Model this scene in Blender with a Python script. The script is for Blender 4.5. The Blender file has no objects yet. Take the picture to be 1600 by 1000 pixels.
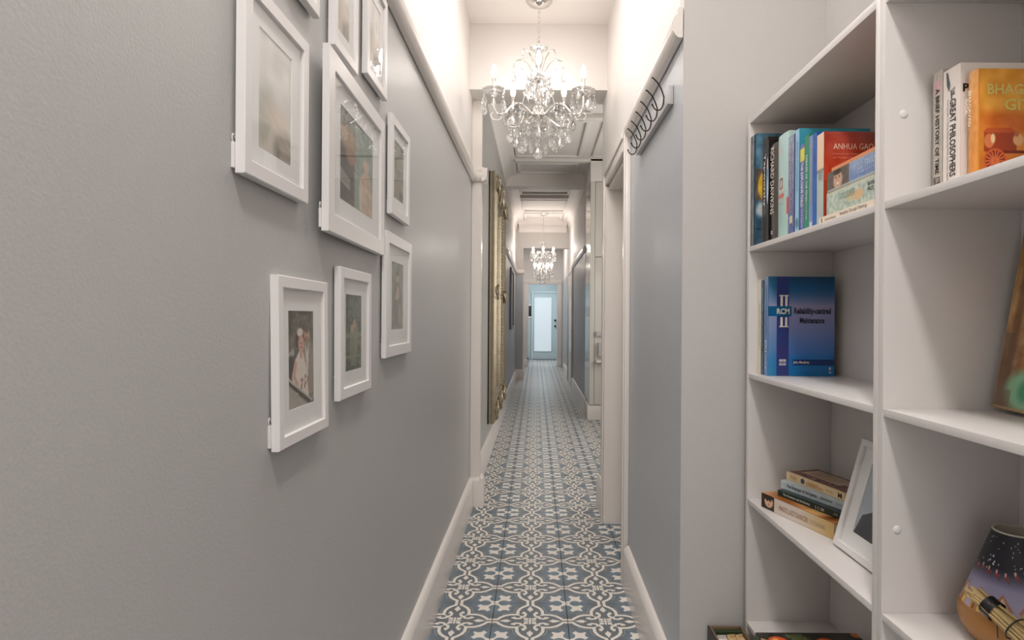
import bpy, bmesh, math, random
import numpy as np
from mathutils import Matrix, Vector
random.seed(7); np.random.seed(7)
C = bpy.context.scene.collection
scene = bpy.context.scene
PI = math.pi
# ------------------------------------------------------------------ camera
H = 1.15
cam = bpy.data.cameras.new('camera'); co = bpy.data.objects.new('camera', cam); C.objects.link(co)
cam.sensor_width = 36.0; cam.lens = 950 / 1600 * 36
cam.shift_x = -39 / 1600; cam.shift_y = -3 / 1600
cam.clip_start = 0.02; cam.clip_end = 100
co.matrix_world = Matrix.Translation((0, 0, H)) @ Matrix.Rotation(PI / 2, 4, 'X') @ Matrix.Rotation(math.radians(.4), 4, 'Z')
scene.camera = co
# ------------------------------------------------------------------ world, exposure, lights
w = bpy.data.worlds.new('world'); scene.world = w; w.use_nodes = True
bg = w.node_tree.nodes['Background']
bg.inputs[0].default_value = (1.0, .965, .93, 1); bg.inputs[1].default_value = 1.45
scene.view_settings.view_transform = 'Standard'; scene.view_settings.look = 'None'
scene.view_settings.gamma = 1; scene.view_settings.use_curve_mapping = False
scene.view_settings.exposure = .21
def area(name, loc, rot, sx, sy, power, col):
    l = bpy.data.lights.new(name, 'AREA'); l.shape = 'RECTANGLE'; l.size = sx; l.size_y = sy
    l.energy = power; l.color = col
    o = bpy.data.objects.new(name, l); o.location = loc; o.rotation_euler = rot; C.objects.link(o); return o
area('room_ceiling_light', (.07, -.10, 2.82), (0, 0, 0), .16, .16, 21, (1, .97, .945))
area('hall_fill_light', (0, 2.0, 2.845), (0, 0, 0), .55, 1.7, 17, (1, .97, .945))  # unseen fill above the hall, added to lift the lower walls and floor
area('kitchen_side_fill', (1.55, 5.3, 1.6), (0, math.radians(90), 0), 1.6, 1.8, 24, (1, .965, .92))  # no window here; unseen fill added to brighten the second bay sideways
area('rear_hall_fill', (.1, 12.9, 2.80), (0, 0, 0), .4, 1.2, 13, (1, .96, .93))  # fill added out of sight behind the header to brighten the rear hall
area('back_porch_fill', (.1, 15.6, 2.3), (0, 0, 0), .5, .8, 20, (.80, .93, 1.0))  # unseen cool fill, added as the daylight around the back door
BULB_W = .40
BULB_COL = (1, .93, .87)
# ------------------------------------------------------------------ helpers
def s2l(c):
    c = np.asarray(c, float) / 255.0
    return np.where(c <= .04045, c / 12.92, ((c + .055) / 1.055) ** 2.4)
def tag(o, label=None, cat=None, group=None, kind=None):
    if label: o['label'] = label
    if cat: o['category'] = cat
    if group: o['group'] = group
    if kind: o['kind'] = kind
    return o
def empty(name, M, label=None, cat=None, group=None):
    o = bpy.data.objects.new(name, None); C.objects.link(o); o.empty_display_size = .05
    o.matrix_world = M if isinstance(M, Matrix) else Matrix.Translation(M)
    return tag(o, label, cat, group)
def link(name, me, parent=None, mat=None, loc=None):
    o = bpy.data.objects.new(name, me); C.objects.link(o)
    if parent is not None: o.parent = parent
    if loc is not None: o.location = loc
    if mat is not None and not me.materials: me.materials.append(mat)
    return o
def bm_obj(name, bm, mat, parent=None, smooth=False, loc=None):
    me = bpy.data.meshes.new(name)
    bmesh.ops.recalc_face_normals(bm, faces=bm.faces)
    bm.to_mesh(me); bm.free()
    for m in (mat if isinstance(mat, (list, tuple)) else [mat]): me.materials.append(m)
    if smooth:
        me.polygons.foreach_set('use_smooth', [True] * len(me.polygons))
        try: me.set_sharp_from_angle(angle=math.radians(38))
        except Exception: pass
    return link(name, me, parent, None, loc)
def add_box(bm, x0, x1, y0, y1, z0, z1, mi=0, bev=0.0, seg=2, M=None):
    vs = [bm.verts.new((x, y, z)) for x in (x0, x1) for y in (y0, y1) for z in (z0, z1)]
    fs = []
    for f in ((0,1,3,2),(4,6,7,5),(0,4,5,1),(2,3,7,6),(0,2,6,4),(1,5,7,3)):
        fc = bm.faces.new([vs[i] for i in f]); fc.material_index = mi; fs.append(fc)
    if M is not None:
        for v in vs: v.co = M @ v.co
    if bev > 0:
        es = list({e for f in fs for e in f.edges})
        bmesh.ops.bevel(bm, geom=es, offset=bev, segments=seg, affect='EDGES', profile=.6)
    return vs
def box(name, x0, x1, y0, y1, z0, z1, mat, parent=None, bev=0.0, smooth=False, seg=2):
    bm = bmesh.new(); add_box(bm, x0, x1, y0, y1, z0, z1, 0, bev, seg)
    return bm_obj(name, bm, mat, parent, smooth=smooth or bev > 0)
def add_prism(bm, prof, a, b, axes, mi=0):
    """prof: list of (p,q) polygon; extruded from a to b. axes(p,q,t)->(x,y,z)"""
    n = len(prof)
    A = [bm.verts.new(axes(p, q, a)) for p, q in prof]; B = [bm.verts.new(axes(p, q, b)) for p, q in prof]
    for i in range(n):
        j = (i + 1) % n
        f = bm.faces.new((A[i], A[j], B[j], B[i])); f.material_index = mi
    f = bm.faces.new(A); f.material_index = mi
    f = bm.faces.new(B[::-1]); f.material_index = mi
def add_tube(bm, pts, r, n=8, closed=False, caps=True):
    pts = [Vector(p) for p in pts]; rs = r if isinstance(r, (list, tuple)) else [r] * len(pts)
    rings = []; up = Vector((0, 0, 1)); prev = None
    for i, p in enumerate(pts):
        if closed: d = pts[(i + 1) % len(pts)] - pts[i - 1]
        else: d = (pts[min(i + 1, len(pts) - 1)] - pts[max(i - 1, 0)])
        d.normalize()
        if prev is None:
            a = d.cross(up)
            if a.length < 1e-3: a = d.cross(Vector((1, 0, 0)))
            a.normalize()
        else:
            a = prev - d * prev.dot(d); a.normalize()
        prev = a; b = d.cross(a)
        rings.append([bm.verts.new(p + (a * math.cos(2 * PI * k / n) + b * math.sin(2 * PI * k / n)) * rs[i]) for k in range(n)])
    m = len(rings)
    for i in range(m if closed else m - 1):
        A, B = rings[i], rings[(i + 1) % m]
        for k in range(n): bm.faces.new((A[k], A[(k + 1) % n], B[(k + 1) % n], B[k]))
    if caps and not closed:
        bm.faces.new(rings[0][::-1]); bm.faces.new(rings[-1])
def add_lathe(bm, prof, n=16, c=(0, 0, 0), sx=1.0, sy=1.0):
    """prof [(r,z)], axis z"""
    rings = []
    for r, z in prof:
        if r < 1e-6: rings.append([bm.verts.new((c[0], c[1], c[2] + z))])
        else: rings.append([bm.verts.new((c[0] + sx * r * math.cos(2 * PI * k / n), c[1] + sy * r * math.sin(2 * PI * k / n), c[2] + z)) for k in range(n)])
    for A, B in zip(rings, rings[1:]):
        for k in range(n):
            a = [A[k % len(A)]] if len(A) == 1 else [A[k], A[(k + 1) % n]]
            b = [B[0]] if len(B) == 1 else [B[(k + 1) % n], B[k]]
            if len(a) + len(b) > 2: bm.faces.new(a + b)
def smooth_path(pts, n=6):
    pts = [Vector(p) for p in pts]; out = []
    P = [pts[0] * 2 - pts[1]] + pts + [pts[-1] * 2 - pts[-2]]
    for i in range(1, len(P) - 2):
        for k in range(n):
            t = k / n; a, b, c, d = P[i - 1], P[i], P[i + 1], P[i + 2]
            out.append(.5 * ((2 * b) + (c - a) * t + (2 * a - 5 * b + 4 * c - d) * t * t + (3 * b - a - 3 * c + d) * t ** 3))
    out.append(pts[-1]); return out
# ------------------------------------------------------------------ materials
def mat_new(name):
    m = bpy.data.materials.new(name); m.use_nodes = True; return m, m.node_tree, m.node_tree.nodes['Principled BSDF']
def paint(name, rgb, rough=.5, metal=0., bump=0., bscale=60., var=0., spec=.5, coat=0.):
    m, nt, p = mat_new(name)
    c = s2l(rgb); p.inputs['Base Color'].default_value = (*c, 1)
    p.inputs['Roughness'].default_value = rough; p.inputs['Metallic'].default_value = metal
    p.inputs['Specular IOR Level'].default_value = spec; p.inputs['Coat Weight'].default_value = coat
    if bump or var:
        tc = nt.nodes.new('ShaderNodeTexCoord')
        nz = nt.nodes.new('ShaderNodeTexNoise'); nz.inputs['Scale'].default_value = bscale; nz.inputs['Detail'].default_value = 4
        nt.links.new(tc.outputs['Object'], nz.inputs['Vector'])
        if bump:
            b = nt.nodes.new('ShaderNodeBump'); b.inputs['Strength'].default_value = bump; b.inputs['Distance'].default_value = .002
            nt.links.new(nz.outputs['Fac'], b.inputs['Height']); nt.links.new(b.outputs['Normal'], p.inputs['Normal'])
        if var:
            n2 = nt.nodes.new('ShaderNodeTexNoise'); n2.inputs['Scale'].default_value = bscale * .12; n2.inputs['Detail'].default_value = 5
            nt.links.new(tc.outputs['Object'], n2.inputs['Vector'])
            mx = nt.nodes.new('ShaderNodeMix'); mx.data_type = 'RGBA'
            mx.inputs[6].default_value = (*(c * (1 - var)), 1); mx.inputs[7].default_value = (*np.minimum(c * (1 + var), 1), 1)
            nt.links.new(n2.outputs['Fac'], mx.inputs[0]); nt.links.new(mx.outputs[2], p.inputs['Base Color'])
    return m
M_grey = paint('wall_grey_paint', (184, 183, 181), .34, bump=.2, bscale=260, var=.02)
M_blue = paint('wall_blue_grey_paint', (183, 186, 191), .34, bump=.25, bscale=200, var=.03)
M_green = paint('wall_sage_grey_paint', (176, 175, 171), .35, bump=.2, bscale=200)
M_white = paint('wall_white_paint', (226, 221, 217), .55, bump=.2, bscale=220)
M_front = paint('wall_cream_paint', (200, 196, 193), .55, bump=.25, bscale=220)
M_ceil = paint('ceiling_paint', (238, 232, 227), .6)
M_trim = paint('trim_gloss_white', (232, 225, 219), .22, bump=.15, bscale=25)
M_cas = paint('bookcase_laminate', (216, 211, 208), .32, bump=.12, bscale=500)
M_frame = paint('frame_white', (229, 225, 223), .28)
M_mat = paint('mat_board', (240, 239, 237), .8)
M_cab = paint('cabinet_white', (216, 211, 203), .18)
M_gloss = paint('gloss_panel', (176, 170, 162), .12)
M_grout = paint('grout', (70, 74, 78), .9)
M_tileside = paint('tile_side', (110, 115, 118), .6)
M_chrome = paint('chrome', (225, 222, 218), .12, metal=1.)
M_dark = paint('dark_metal', (62, 56, 52), .32, metal=.9)
M_black = paint('black', (22, 21, 21), .4)
M_gold = paint('antique_gold', (172, 160, 138), .36, metal=.6, bump=1.0, bscale=90, var=.25)
M_gold2 = paint('antique_gold_side', (158, 140, 112), .4, metal=.55, bump=.5, bscale=60, var=.2)
M_mirror = paint('mirror_glass', (225, 228, 226), .03, metal=1.)
M_sleeve = paint('candle_sleeve', (240, 236, 230), .2, spec=.6)
M_page = paint('book_pages', (226, 214, 190), .8)
M_board = paint('grey_board', (190, 188, 188), .35)
M_doorblue = paint('back_door_paint', (178, 192, 196), .35)
M_wood = paint('honey_wood', (176, 122, 62), .35, bump=.3, bscale=40, var=.18)
M_twig = paint('twig', (186, 160, 112), .7, bump=.6, bscale=120, var=.2)
M_kraft = paint('cracker_packet', (205, 176, 130), .6, bump=.4, bscale=90, var=.12)
M_plastic = paint('strip_white', (225, 222, 220), .5)
def emis(name, rgb, strength):
    m, nt, p = mat_new(name); p.inputs['Base Color'].default_value = (.35, .35, .35, 1)
    p.inputs['Emission Color'].default_value = (*s2l(rgb), 1); p.inputs['Emission Strength'].default_value = strength; return m
M_bulb = emis('bulb_glow', (255, 244, 226), 7)
M_daypane = emis('daylit_blind', (205, 220, 230), .55)
def schlick(nt, f0):
    lw = nt.nodes.new('ShaderNodeLayerWeight'); lw.inputs[0].default_value = .5
    p5 = nt.nodes.new('ShaderNodeMath'); p5.operation = 'POWER'; p5.inputs[1].default_value = 5
    ma = nt.nodes.new('ShaderNodeMath'); ma.operation = 'MULTIPLY_ADD'; ma.inputs[1].default_value = 1 - f0; ma.inputs[2].default_value = f0
    nt.links.new(lw.outputs['Facing'], p5.inputs[0]); nt.links.new(p5.outputs[0], ma.inputs[0]); return ma
def crystal(name, tr, tint):
    m, nt, p = mat_new(name); nt.nodes.remove(p)
    out = nt.nodes['Material Output']
    t = nt.nodes.new('ShaderNodeBsdfTransparent'); t.inputs[0].default_value = (*tint, 1)
    g = nt.nodes.new('ShaderNodeBsdfGlass'); g.inputs['Roughness'].default_value = .0; g.inputs['IOR'].default_value = 1.52
    gl = nt.nodes.new('ShaderNodeBsdfGlossy'); gl.inputs['Roughness'].default_value = .05
    fr = schlick(nt, .17)
    m1 = nt.nodes.new('ShaderNodeMixShader'); m2 = nt.nodes.new('ShaderNodeMixShader')
    m1.inputs[0].default_value = tr
    nt.links.new(g.outputs[0], m1.inputs[1]); nt.links.new(t.outputs[0], m1.inputs[2])
    nt.links.new(fr.outputs[0], m2.inputs[0]); nt.links.new(m1.outputs[0], m2.inputs[1]); nt.links.new(gl.outputs[0], m2.inputs[2])
    nt.links.new(m2.outputs[0], out.inputs[0]); return m
M_crys = crystal('cut_crystal', .22, (.97, .97, .97))
def pane_mat(name, ior=1.45):
    m, nt, p = mat_new(name); nt.nodes.remove(p); out = nt.nodes['Material Output']
    t = nt.nodes.new('ShaderNodeBsdfTransparent'); g = nt.nodes.new('ShaderNodeBsdfGlossy'); g.inputs['Roughness'].default_value = .0
    fr = schlick(nt, .045)
    mx = nt.nodes.new('ShaderNodeMixShader')
    nt.links.new(fr.outputs[0], mx.inputs[0]); nt.links.new(t.outputs[0], mx.inputs[1]); nt.links.new(g.outputs[0], mx.inputs[2])
    nt.links.new(mx.outputs[0], out.inputs[0]); return m
M_pane = pane_mat('picture_glass', 1.42)
def print_mat(name, rough):
    m, nt, p = mat_new(name); a = nt.nodes.new('ShaderNodeAttribute'); a.attribute_name = 'Col'
    nt.links.new(a.outputs['Color'], p.inputs['Base Color']); p.inputs['Roughness'].default_value = rough; return m
M_print = print_mat('printed_paper', .45); M_printg = print_mat('printed_gloss', .22); M_glaze = print_mat('glazed_colours', .15)
_flat = {}
def flat(rgb, rough=.5):
    k = (tuple(rgb), rough)
    if k not in _flat: _flat[k] = paint('ink_%d_%d_%d' % tuple(rgb), rgb, rough)
    return _flat[k]
# ---- node expression compiler for the tile pattern
class E:
    nt = None
    def __init__(s, sock): s.s = sock
    @staticmethod
    def op(o, *a, clamp=False):
        n = E.nt.nodes.new('ShaderNodeMath'); n.operation = o; n.use_clamp = clamp
        for i, v in enumerate(a):
            if isinstance(v, E): E.nt.links.new(v.s, n.inputs[i])
            else: n.inputs[i].default_value = float(v)
        return E(n.outputs[0])
    def __add__(s, o): return E.op('ADD', s, o)
    def __sub__(s, o): return E.op('SUBTRACT', s, o)
    def __rsub__(s, o): return E.op('SUBTRACT', o, s)
    def __mul__(s, o): return E.op('MULTIPLY', s, o)
    __radd__ = __add__; __rmul__ = __mul__
def emin(a, b): return E.op('MINIMUM', a, b)
def emax(a, b): return E.op('MAXIMUM', a, b)
def eabs(a): return E.op('ABSOLUTE', a)
def esqrt(a): return E.op('SQRT', a)
def elt(a, b): return E.op('LESS_THAN', a, b)
def dcirc(x, y, cx, cy, r):
    dx = x - cx; dy = y - cy
    return esqrt(dx * dx + dy * dy) - r
def dseg(x, y, ax, ay, bx, by):
    L2 = (bx - ax) ** 2 + (by - ay) ** 2
    px = x - ax; py = y - ay
    h = E.op('ADD', px * ((bx - ax) / L2), py * ((by - ay) / L2), clamp=True)
    dx = px - h * (bx - ax); dy = py - h * (by - ay)
    return dx * dx + dy * dy
def dpoly(x, y, pts):
    d = None
    for (a, b), (c, e) in zip(pts, pts[1:]):
        q = dseg(x, y, a, b, c, e); d = q if d is None else emin(d, q)
    return esqrt(d)
P = .2865
def tile_material():
    m, nt, p = mat_new('patterned_tile'); E.nt = nt
    tc = nt.nodes.new('ShaderNodeTexCoord'); sp = nt.nodes.new('ShaderNodeSeparateXYZ')
    nt.links.new(tc.outputs['Object'], sp.inputs[0])
    ax = eabs(E(sp.outputs[0])) * (1 / P); ay = eabs(E(sp.outputs[1])) * (1 / P)
    x = emax(ax, ay); y = emin(ax, ay)
    d1 = dpoly(x, y, [(.5, .036), (.435, .036), (.40, .085), (.345, .135), (.275, .165), (.19, .17)])
    d2 = dpoly(x, y, [(.19, .17), (.135, .155), (.105, .115), (.13, .07), (.185, .058), (.235, .085)])
    band = emin(d1 - .0215, d2 - .0185)
    kite = eabs(y) * 1.15 + eabs(x - .325) * .55 - .046
    kite = emin(kite, eabs(y) * .9 + eabs(x - .30) * 1.3 - .042)
    cross = emin(emax(x - .085, y - .010), dcirc(x, y, .045, 0, .017))
    ros = emax(emax(x - .092, .026 - y), dcirc(x, y, .098, .045, .022) * -1)
    ros = emin(ros, cross)
    tip = dpoly(x, y, [(.235, .085), (.205, .095)]) - .016
    qx = .5 - x; qy = .5 - y     # from the corner star
    pet = emax(emax(qx * .8 + qy * .28 - .232, qy * .8 + qx * .28 - .232), emax(dcirc(qx, qy, 0, .130, .076) * -1, dcirc(qx, qy, .130, 0, .076) * -1))
    pet = emax(pet, emax(dcirc(qx, qy, .265, .150, .064) * -1, dcirc(qx, qy, .150, .265, .064) * -1))
    pet = emax(pet, eabs(qx - qy) - .155)
    white = emin(emin(emin(band, kite), emin(ros, tip)), pet)
    wf = elt(white, 0)
    star = dcirc(qx, qy, 0, 0, .30)
    d1b = eabs(d1 - .052) - .0045
    thin = emax(d1b, .17 - y) # outside band side
    thin = emax(thin, dcirc(x, y, 0, 0, .30) * -1)
    d1c = emax(eabs(dcirc(qx, qy, 0, 0, .395)) - .004, eabs(x - .5) - .20)
    thinf = elt(thin, 0)
    bl = E.op('MULTIPLY_ADD', star, -9, .55, clamp=True)
    nz = nt.nodes.new('ShaderNodeTexNoise'); nz.inputs['Scale'].default_value = 14; nz.inputs['Detail'].default_value = 6
    oi = nt.nodes.new('ShaderNodeObjectInfo'); va = nt.nodes.new('ShaderNodeVectorMath'); va.operation = 'ADD'
    nt.links.new(tc.outputs['Object'], va.inputs[0]); nt.links.new(oi.outputs['Location'], va.inputs[1]); nt.links.new(va.outputs[0], nz.inputs['Vector'])
    def mix(f, a, b):
        n = nt.nodes.new('ShaderNodeMix'); n.data_type = 'RGBA'
        for i, v in ((6, a), (7, b)):
            if isinstance(v, tuple): n.inputs[i].default_value = (*v, 1)
            else: nt.links.new(v, n.inputs[i])
        if isinstance(f, E): nt.links.new(f.s, n.inputs[0])
        else: n.inputs[0].default_value = f
        return n.outputs[2]
    dk = mix(bl, tuple(s2l((110, 115, 120))), tuple(s2l((120, 136, 150))))
    dk = mix(E(nz.outputs['Fac']) * .5, dk, tuple(s2l((94, 112, 120))))
    c = mix(thinf, dk, tuple(s2l((158, 170, 178))))
    c = mix(wf, c, tuple(s2l((238, 230, 220))))
    nt.links.new(c, p.inputs['Base Color']); p.inputs['Roughness'].default_value = .36
    return m
M_tile = tile_material()
# ------------------------------------------------------------------ painter for flat prints
class Cv:
    def __init__(s, nx, ny, bg):
        s.nx, s.ny = nx, ny
        s.u, s.v = np.meshgrid(np.linspace(0, 1, nx), np.linspace(0, 1, ny))
        s.a = np.zeros((ny, nx, 3)); s.a[:] = bg
        s.px = 1.0 / min(nx, ny)
    def mixm(s, m, col): s.a = s.a * (1 - m[..., None]) + np.asarray(col, float) * m[..., None]; return s
    def ell(s, cx, cy, rx, ry, col, soft=.08, rot=0, al=1.):
        du, dv = s.u - cx, s.v - cy
        if rot: c_, s_ = math.cos(rot), math.sin(rot); du, dv = du * c_ + dv * s_, -du * s_ + dv * c_
        r = np.sqrt((du / rx) ** 2 + (dv / ry) ** 2); return s.mixm(np.clip((1 - r) / soft + .5, 0, 1) * al, col)
    def rect(s, x0, x1, y0, y1, col, al=1.): return s.mixm(((s.u >= x0) & (s.u <= x1) & (s.v >= y0) & (s.v <= y1)) * al * 1.0, col)
    def poly(s, pts, col, al=1.):
        ins = np.zeros(s.u.shape, bool); n = len(pts)
        for i in range(n):
            x1, y1 = pts[i]; x2, y2 = pts[(i + 1) % n]
            if y1 == y2: continue
            c = ((y1 > s.v) != (y2 > s.v)) & (s.u < (x2 - x1) * (s.v - y1) / (y2 - y1) + x1); ins ^= c
        return s.mixm(ins * al * 1.0, col)
    def grad(s, c0, c1, y0=0, y1=1, al=1., axis='v'):
        t = np.clip(((s.v if axis == 'v' else s.u) - y0) / (y1 - y0), 0, 1)[..., None]
        s.a = s.a * (1 - al) + al * (np.asarray(c0, float) * (1 - t) + np.asarray(c1, float) * t); return s
    def noise(s, amp, cell=6, seed=1):
        r = np.random.RandomState(seed); g = r.rand(s.ny // cell + 3, s.nx // cell + 3) - .5
        yy = s.v * (s.ny // cell); xx = s.u * (s.nx // cell); i, j = yy.astype(int), xx.astype(int); fy, fx = yy - i, xx - j
        n = g[i, j] * (1 - fy) * (1 - fx) + g[i + 1, j] * fy * (1 - fx) + g[i, j + 1] * (1 - fy) * fx + g[i + 1, j + 1] * fy * fx
        s.a = s.a + n[..., None] * amp * 2; return s
def print_obj(name, cv, w, h, parent, M, mat=None, warp=None):
    """flat printed sheet, width w along local x of M, height h along local y"""
    ny, nx = cv.ny, cv.nx
    co_ = np.stack([cv.u * w, cv.v * h, np.zeros_like(cv.u)], -1).reshape(-1, 3)
    if warp is not None: co_ = warp(co_)
    idx = np.arange(nx * ny).reshape(ny, nx)
    f = np.stack([idx[:-1, :-1], idx[:-1, 1:], idx[1:, 1:], idx[1:, :-1]], -1).reshape(-1, 4)
    me = bpy.data.meshes.new(name); me.from_pydata(co_.tolist(), [], f.tolist())
    at = me.color_attributes.new('Col', 'FLOAT_COLOR', 'POINT')
    col = np.ones((nx * ny, 4)); col[:, :3] = s2l(np.clip(cv.a, 0, 255)).reshape(-1, 3)
    at.data.foreach_set('color', col.ravel())
    me.polygons.foreach_set('use_smooth', [True] * len(me.polygons))
    me.materials.append(mat or M_print)
    o = link(name, me, parent); o.matrix_local = M; return o
TEXTS = []
def text(parent, s, L, Ht, M, mat, bold=0., stretch=True, name='lettering'):
    """flat lettering: box of length L and height Ht centred on M's origin (x along, y up)"""
    cu = bpy.data.curves.new(name, 'FONT'); cu.body = s; cu.align_x = 'LEFT'; cu.resolution_u = 2
    cu.offset = bold; cu.materials.append(mat)
    o = bpy.data.objects.new(name, cu); C.objects.link(o)
    TEXTS.append((o, parent, L, Ht, M, name, mat, stretch)); return o
def finish_texts():
    bpy.context.view_layer.update(); dg = bpy.context.evaluated_depsgraph_get()
    new = []
    for o, parent, L, Ht, M, name, mat, stretch in TEXTS:
        me = bpy.data.meshes.new_from_object(o.evaluated_get(dg)); new.append(me)
    for (o, parent, L, Ht, M, name, mat, stretch), me in zip(TEXTS, new):
        v = np.array([q.co[:] for q in me.vertices]); mn, mx = v.min(0), v.max(0)
        sc = np.array([L / max(mx[0] - mn[0], 1e-6), Ht / max(mx[1] - mn[1], 1e-6), 0])
        if not stretch: sc[:2] = min(sc[0], sc[1])
        v = (v - (mn + mx) / 2) * sc; me.vertices.foreach_set('co', v.ravel()); me.materials.clear(); me.materials.append(mat)
        me.update(); C.objects.unlink(o); bpy.data.objects.remove(o)
        n = link(name, me, parent); n.matrix_local = M
def MX(ox, xd, yd):
    xd = Vector(xd).normalized(); yd = Vector(yd).normalized(); zd = xd.cross(yd)
    m = Matrix((xd, yd, zd)).transposed().to_4x4(); m.translation = Vector(ox); return m
# ================================================================== STRUCTURE
XL, XR, YF = -.403, .400, 1.68
def S(o): o['kind'] = 'structure'; return o
def wall2(name, x0, x1, y0, y1, z0, zs, z1, mlo, mhi):
    bm = bmesh.new(); add_box(bm, x0, x1, y0, y1, z0, zs, 0); add_box(bm, x0, x1, y0, y1, zs, z1, 1)
    return S(bm_obj(name, bm, [mlo, mhi]))
# floor slab and tiles
floor = S(box('floor', -.60, 1.60, -1.6, 17.1, -.06, -.007, M_grout))
_tm = {}
def tile_mesh(a0, a1, b0, b1):
    k = tuple(round(v, 4) for v in (a0, a1, b0, b1))
    if k not in _tm:
        bm = bmesh.new(); add_box(bm, a0, a1, b0, b1, -.008, 0)
        top = [f for f in bm.faces if all(v.co.z > -.001 for v in f.verts)]
        bmesh.ops.bevel(bm, geom=list(top[0].edges), offset=.0008, segments=1, affect='EDGES')
        bmesh.ops.recalc_face_normals(bm, faces=bm.faces)
        me = bpy.data.meshes.new('tile'); bm.to_mesh(me); bm.free(); me.materials.append(M_tile); _tm[k] = me
    return _tm[k]
g = .0011; h2 = P / 2
for j in range(-8, 51):
    y0 = 2.452 + j * P; yc = y0 + h2
    if yc < .1 or yc > 16.8: continue
    for i in range(5):
        x0 = -.4485 + i * P - .0021 * (yc - 2.45) ; xc = x0 + h2
        if yc < YF: lim = .79
        elif yc < 3.9: lim = .498
        elif yc < 7.1: lim = .98
        else: lim = .60
        lo = max(-h2 + g, XL + .003 - xc); hi = min(h2 - g, lim - xc)
        if yc > 11.4 and yc < 14.5: pass
        b0, b1 = -h2 + g, h2 - g
        if y0 < YF < y0 + P and i == 3: b1 = YF - yc - .002
        if hi - lo < .03 or xc - h2 > lim - .03: continue
        o = link('tile', tile_mesh(lo, hi, b0, b1), floor); o.location = (xc, yc, random.uniform(-.0004, .0003))
        o.rotation_euler = (random.uniform(-.0012, .0012), random.uniform(-.0012, .0012), 0)
# side floor of the kitchen recess: plain continuation behind the cabinets
# walls
RZ0, RZ1 = 1.978, 2.062      # left rail
wall2('wall_left', -.56, XL, -1.6, 3.74, 0, 2.0, 2.90, M_grey, M_white)
S(box('wall_left', -.56, XL, 3.741, 7.66, 0, 3.0, M_green))
wall2('wall_left', -.56, XL, 7.661, 14.4, 0, 2.0, 3.0, M_blue, M_white)
S(box('ceiling', -.56, .95, -1.6, 3.53, 2.858, 2.95, M_ceil))
S(box('wall_front', XR + .0005, .95, YF, 1.72, 0, 2.858, M_front))
S(box('wall_right', .792, .95, -1.6, YF - .0005, 0, 2.858, M_front))
wall2('wall_right', XR, .53, 1.7205, 2.70, 0, 1.95, 2.858, M_blue, M_white)
bm = bmesh.new(); add_box(bm, XR, .53, YF + .0005, 1.7204, 0, 1.95); S(bm_obj('wall_right', bm, M_blue))
S(box('wall_right', XR, .53, 2.7005, 3.43, 1.895, 2.858, M_white))
S(box('wall_right', XR, .53, 3.4305, 3.77, 0, 2.858, M_white))
S(box('trim_1', XL, XR + .13, 3.531, 3.77, 2.476, 3.0, M_white)).name = 'trim_1'
# left nib with capping and plinth
bm = bmesh.new(); add_box(bm, XL + .0005, -.343, 3.712, 3.77, 0, 2.4755); S(bm_obj('trim_2', bm, M_trim))
# section 2/3 ceilings
S(box('ceiling', -.56, 1.65, 3.771, 7.66, 2.97, 3.05, M_ceil))
S(box('ceiling', -.56, .95, 7.661, 11.5, 2.97, 3.05, M_ceil))
S(box('ceiling', -.56, .95, 11.501, 14.4, 2.90, 3.0, M_ceil))
S(box('ceiling', -.80, .95, 14.401, 17.0, 2.45, 2.55, M_ceil))
S(box('trim_3', XL + .0005, .70, 7.66, 7.85, 2.81, 2.9695, M_ceil))
S(box('wall_kitchen_back', .531, 1.60, 3.70, 3.77, 0, 2.97, M_white)).name = 'wall_front'
S(box('wall_right', 1.601, 1.7, 3.7, 7.7, 0, 3.0, M_white))
wall2('wall_right', .597, .75, 7.60, 14.4, 0, 2.0, 2.97, M_blue, M_white)
# opening at the third bay
S(box('trim_4', XL + .0005, .5965, 11.50, 11.62, 2.47, 2.9695, M_front))
wall2('wall_left', XL + .0005, -.265, 11.50, 11.62, 0, 2.0, 2.4695, M_blue, M_front)
# back doorway wall
bm = bmesh.new()
add_box(bm, XL, -.215, 14.4, 14.5, 0, 2.90); add_box(bm, .49, .62, 14.4, 14.5, 0, 2.90); add_box(bm, -.215, .49, 14.4, 14.5, 1.955, 2.90)
S(bm_obj('wall_back', bm, M_white))
S(box('wall_left', -.80, -.70, 14.501, 16.85, 0, 2.45, M_white)); S(box('wall_right', .80, .90, 14.501, 16.85, 0, 2.45, M_white))
bm = bmesh.new()
add_box(bm, -.80, -.150, 16.85, 16.95, 0, 2.45); add_box(bm, .565, .90, 16.85, 16.95, 0, 2.45); add_box(bm, -.150, .565, 16.85, 16.95, 1.90, 2.45)
S(bm_obj('wall_back', bm, M_doorblue))
# skirtings
def skirt(name, xw, sgn, y0, y1, mat=M_trim, hgt=.180, th=.024):
    pr = [(0, 0), (th, 0), (th, hgt - .026), (th - .003, hgt - .016), (th - .012, hgt - .004), (.006, hgt), (0, hgt)]
    bm = bmesh.new(); add_prism(bm, pr, y0, y1, lambda p, q, t: (xw + sgn * p, t, q)); return S(bm_obj(name, bm, mat, smooth=True))
def skirt_front(name, yw, x0, x1, mat=M_trim, hgt=.180, th=.024):
    pr = [(0, 0), (th, 0), (th, hgt - .026), (th - .003, hgt - .016), (th - .012, hgt - .004), (.006, hgt), (0, hgt)]
    bm = bmesh.new(); add_prism(bm, pr, x0, x1, lambda p, q, t: (t, yw - p, q)); return S(bm_obj(name, bm, mat, smooth=True))
skirt('baseboard_left', XL + .0005, 1, -1.6, 3.687)
skirt_front('baseboard_left', 3.7115, XL + .001, -.322)
skirt('baseboard_left', -.3425, 1, 3.688, 3.79)
skirt('baseboard_left', XL + .0005, 1, 3.771, 11.476)
skirt_front('baseboard_left', 11.4995, XL + .001, -.245)
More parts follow.
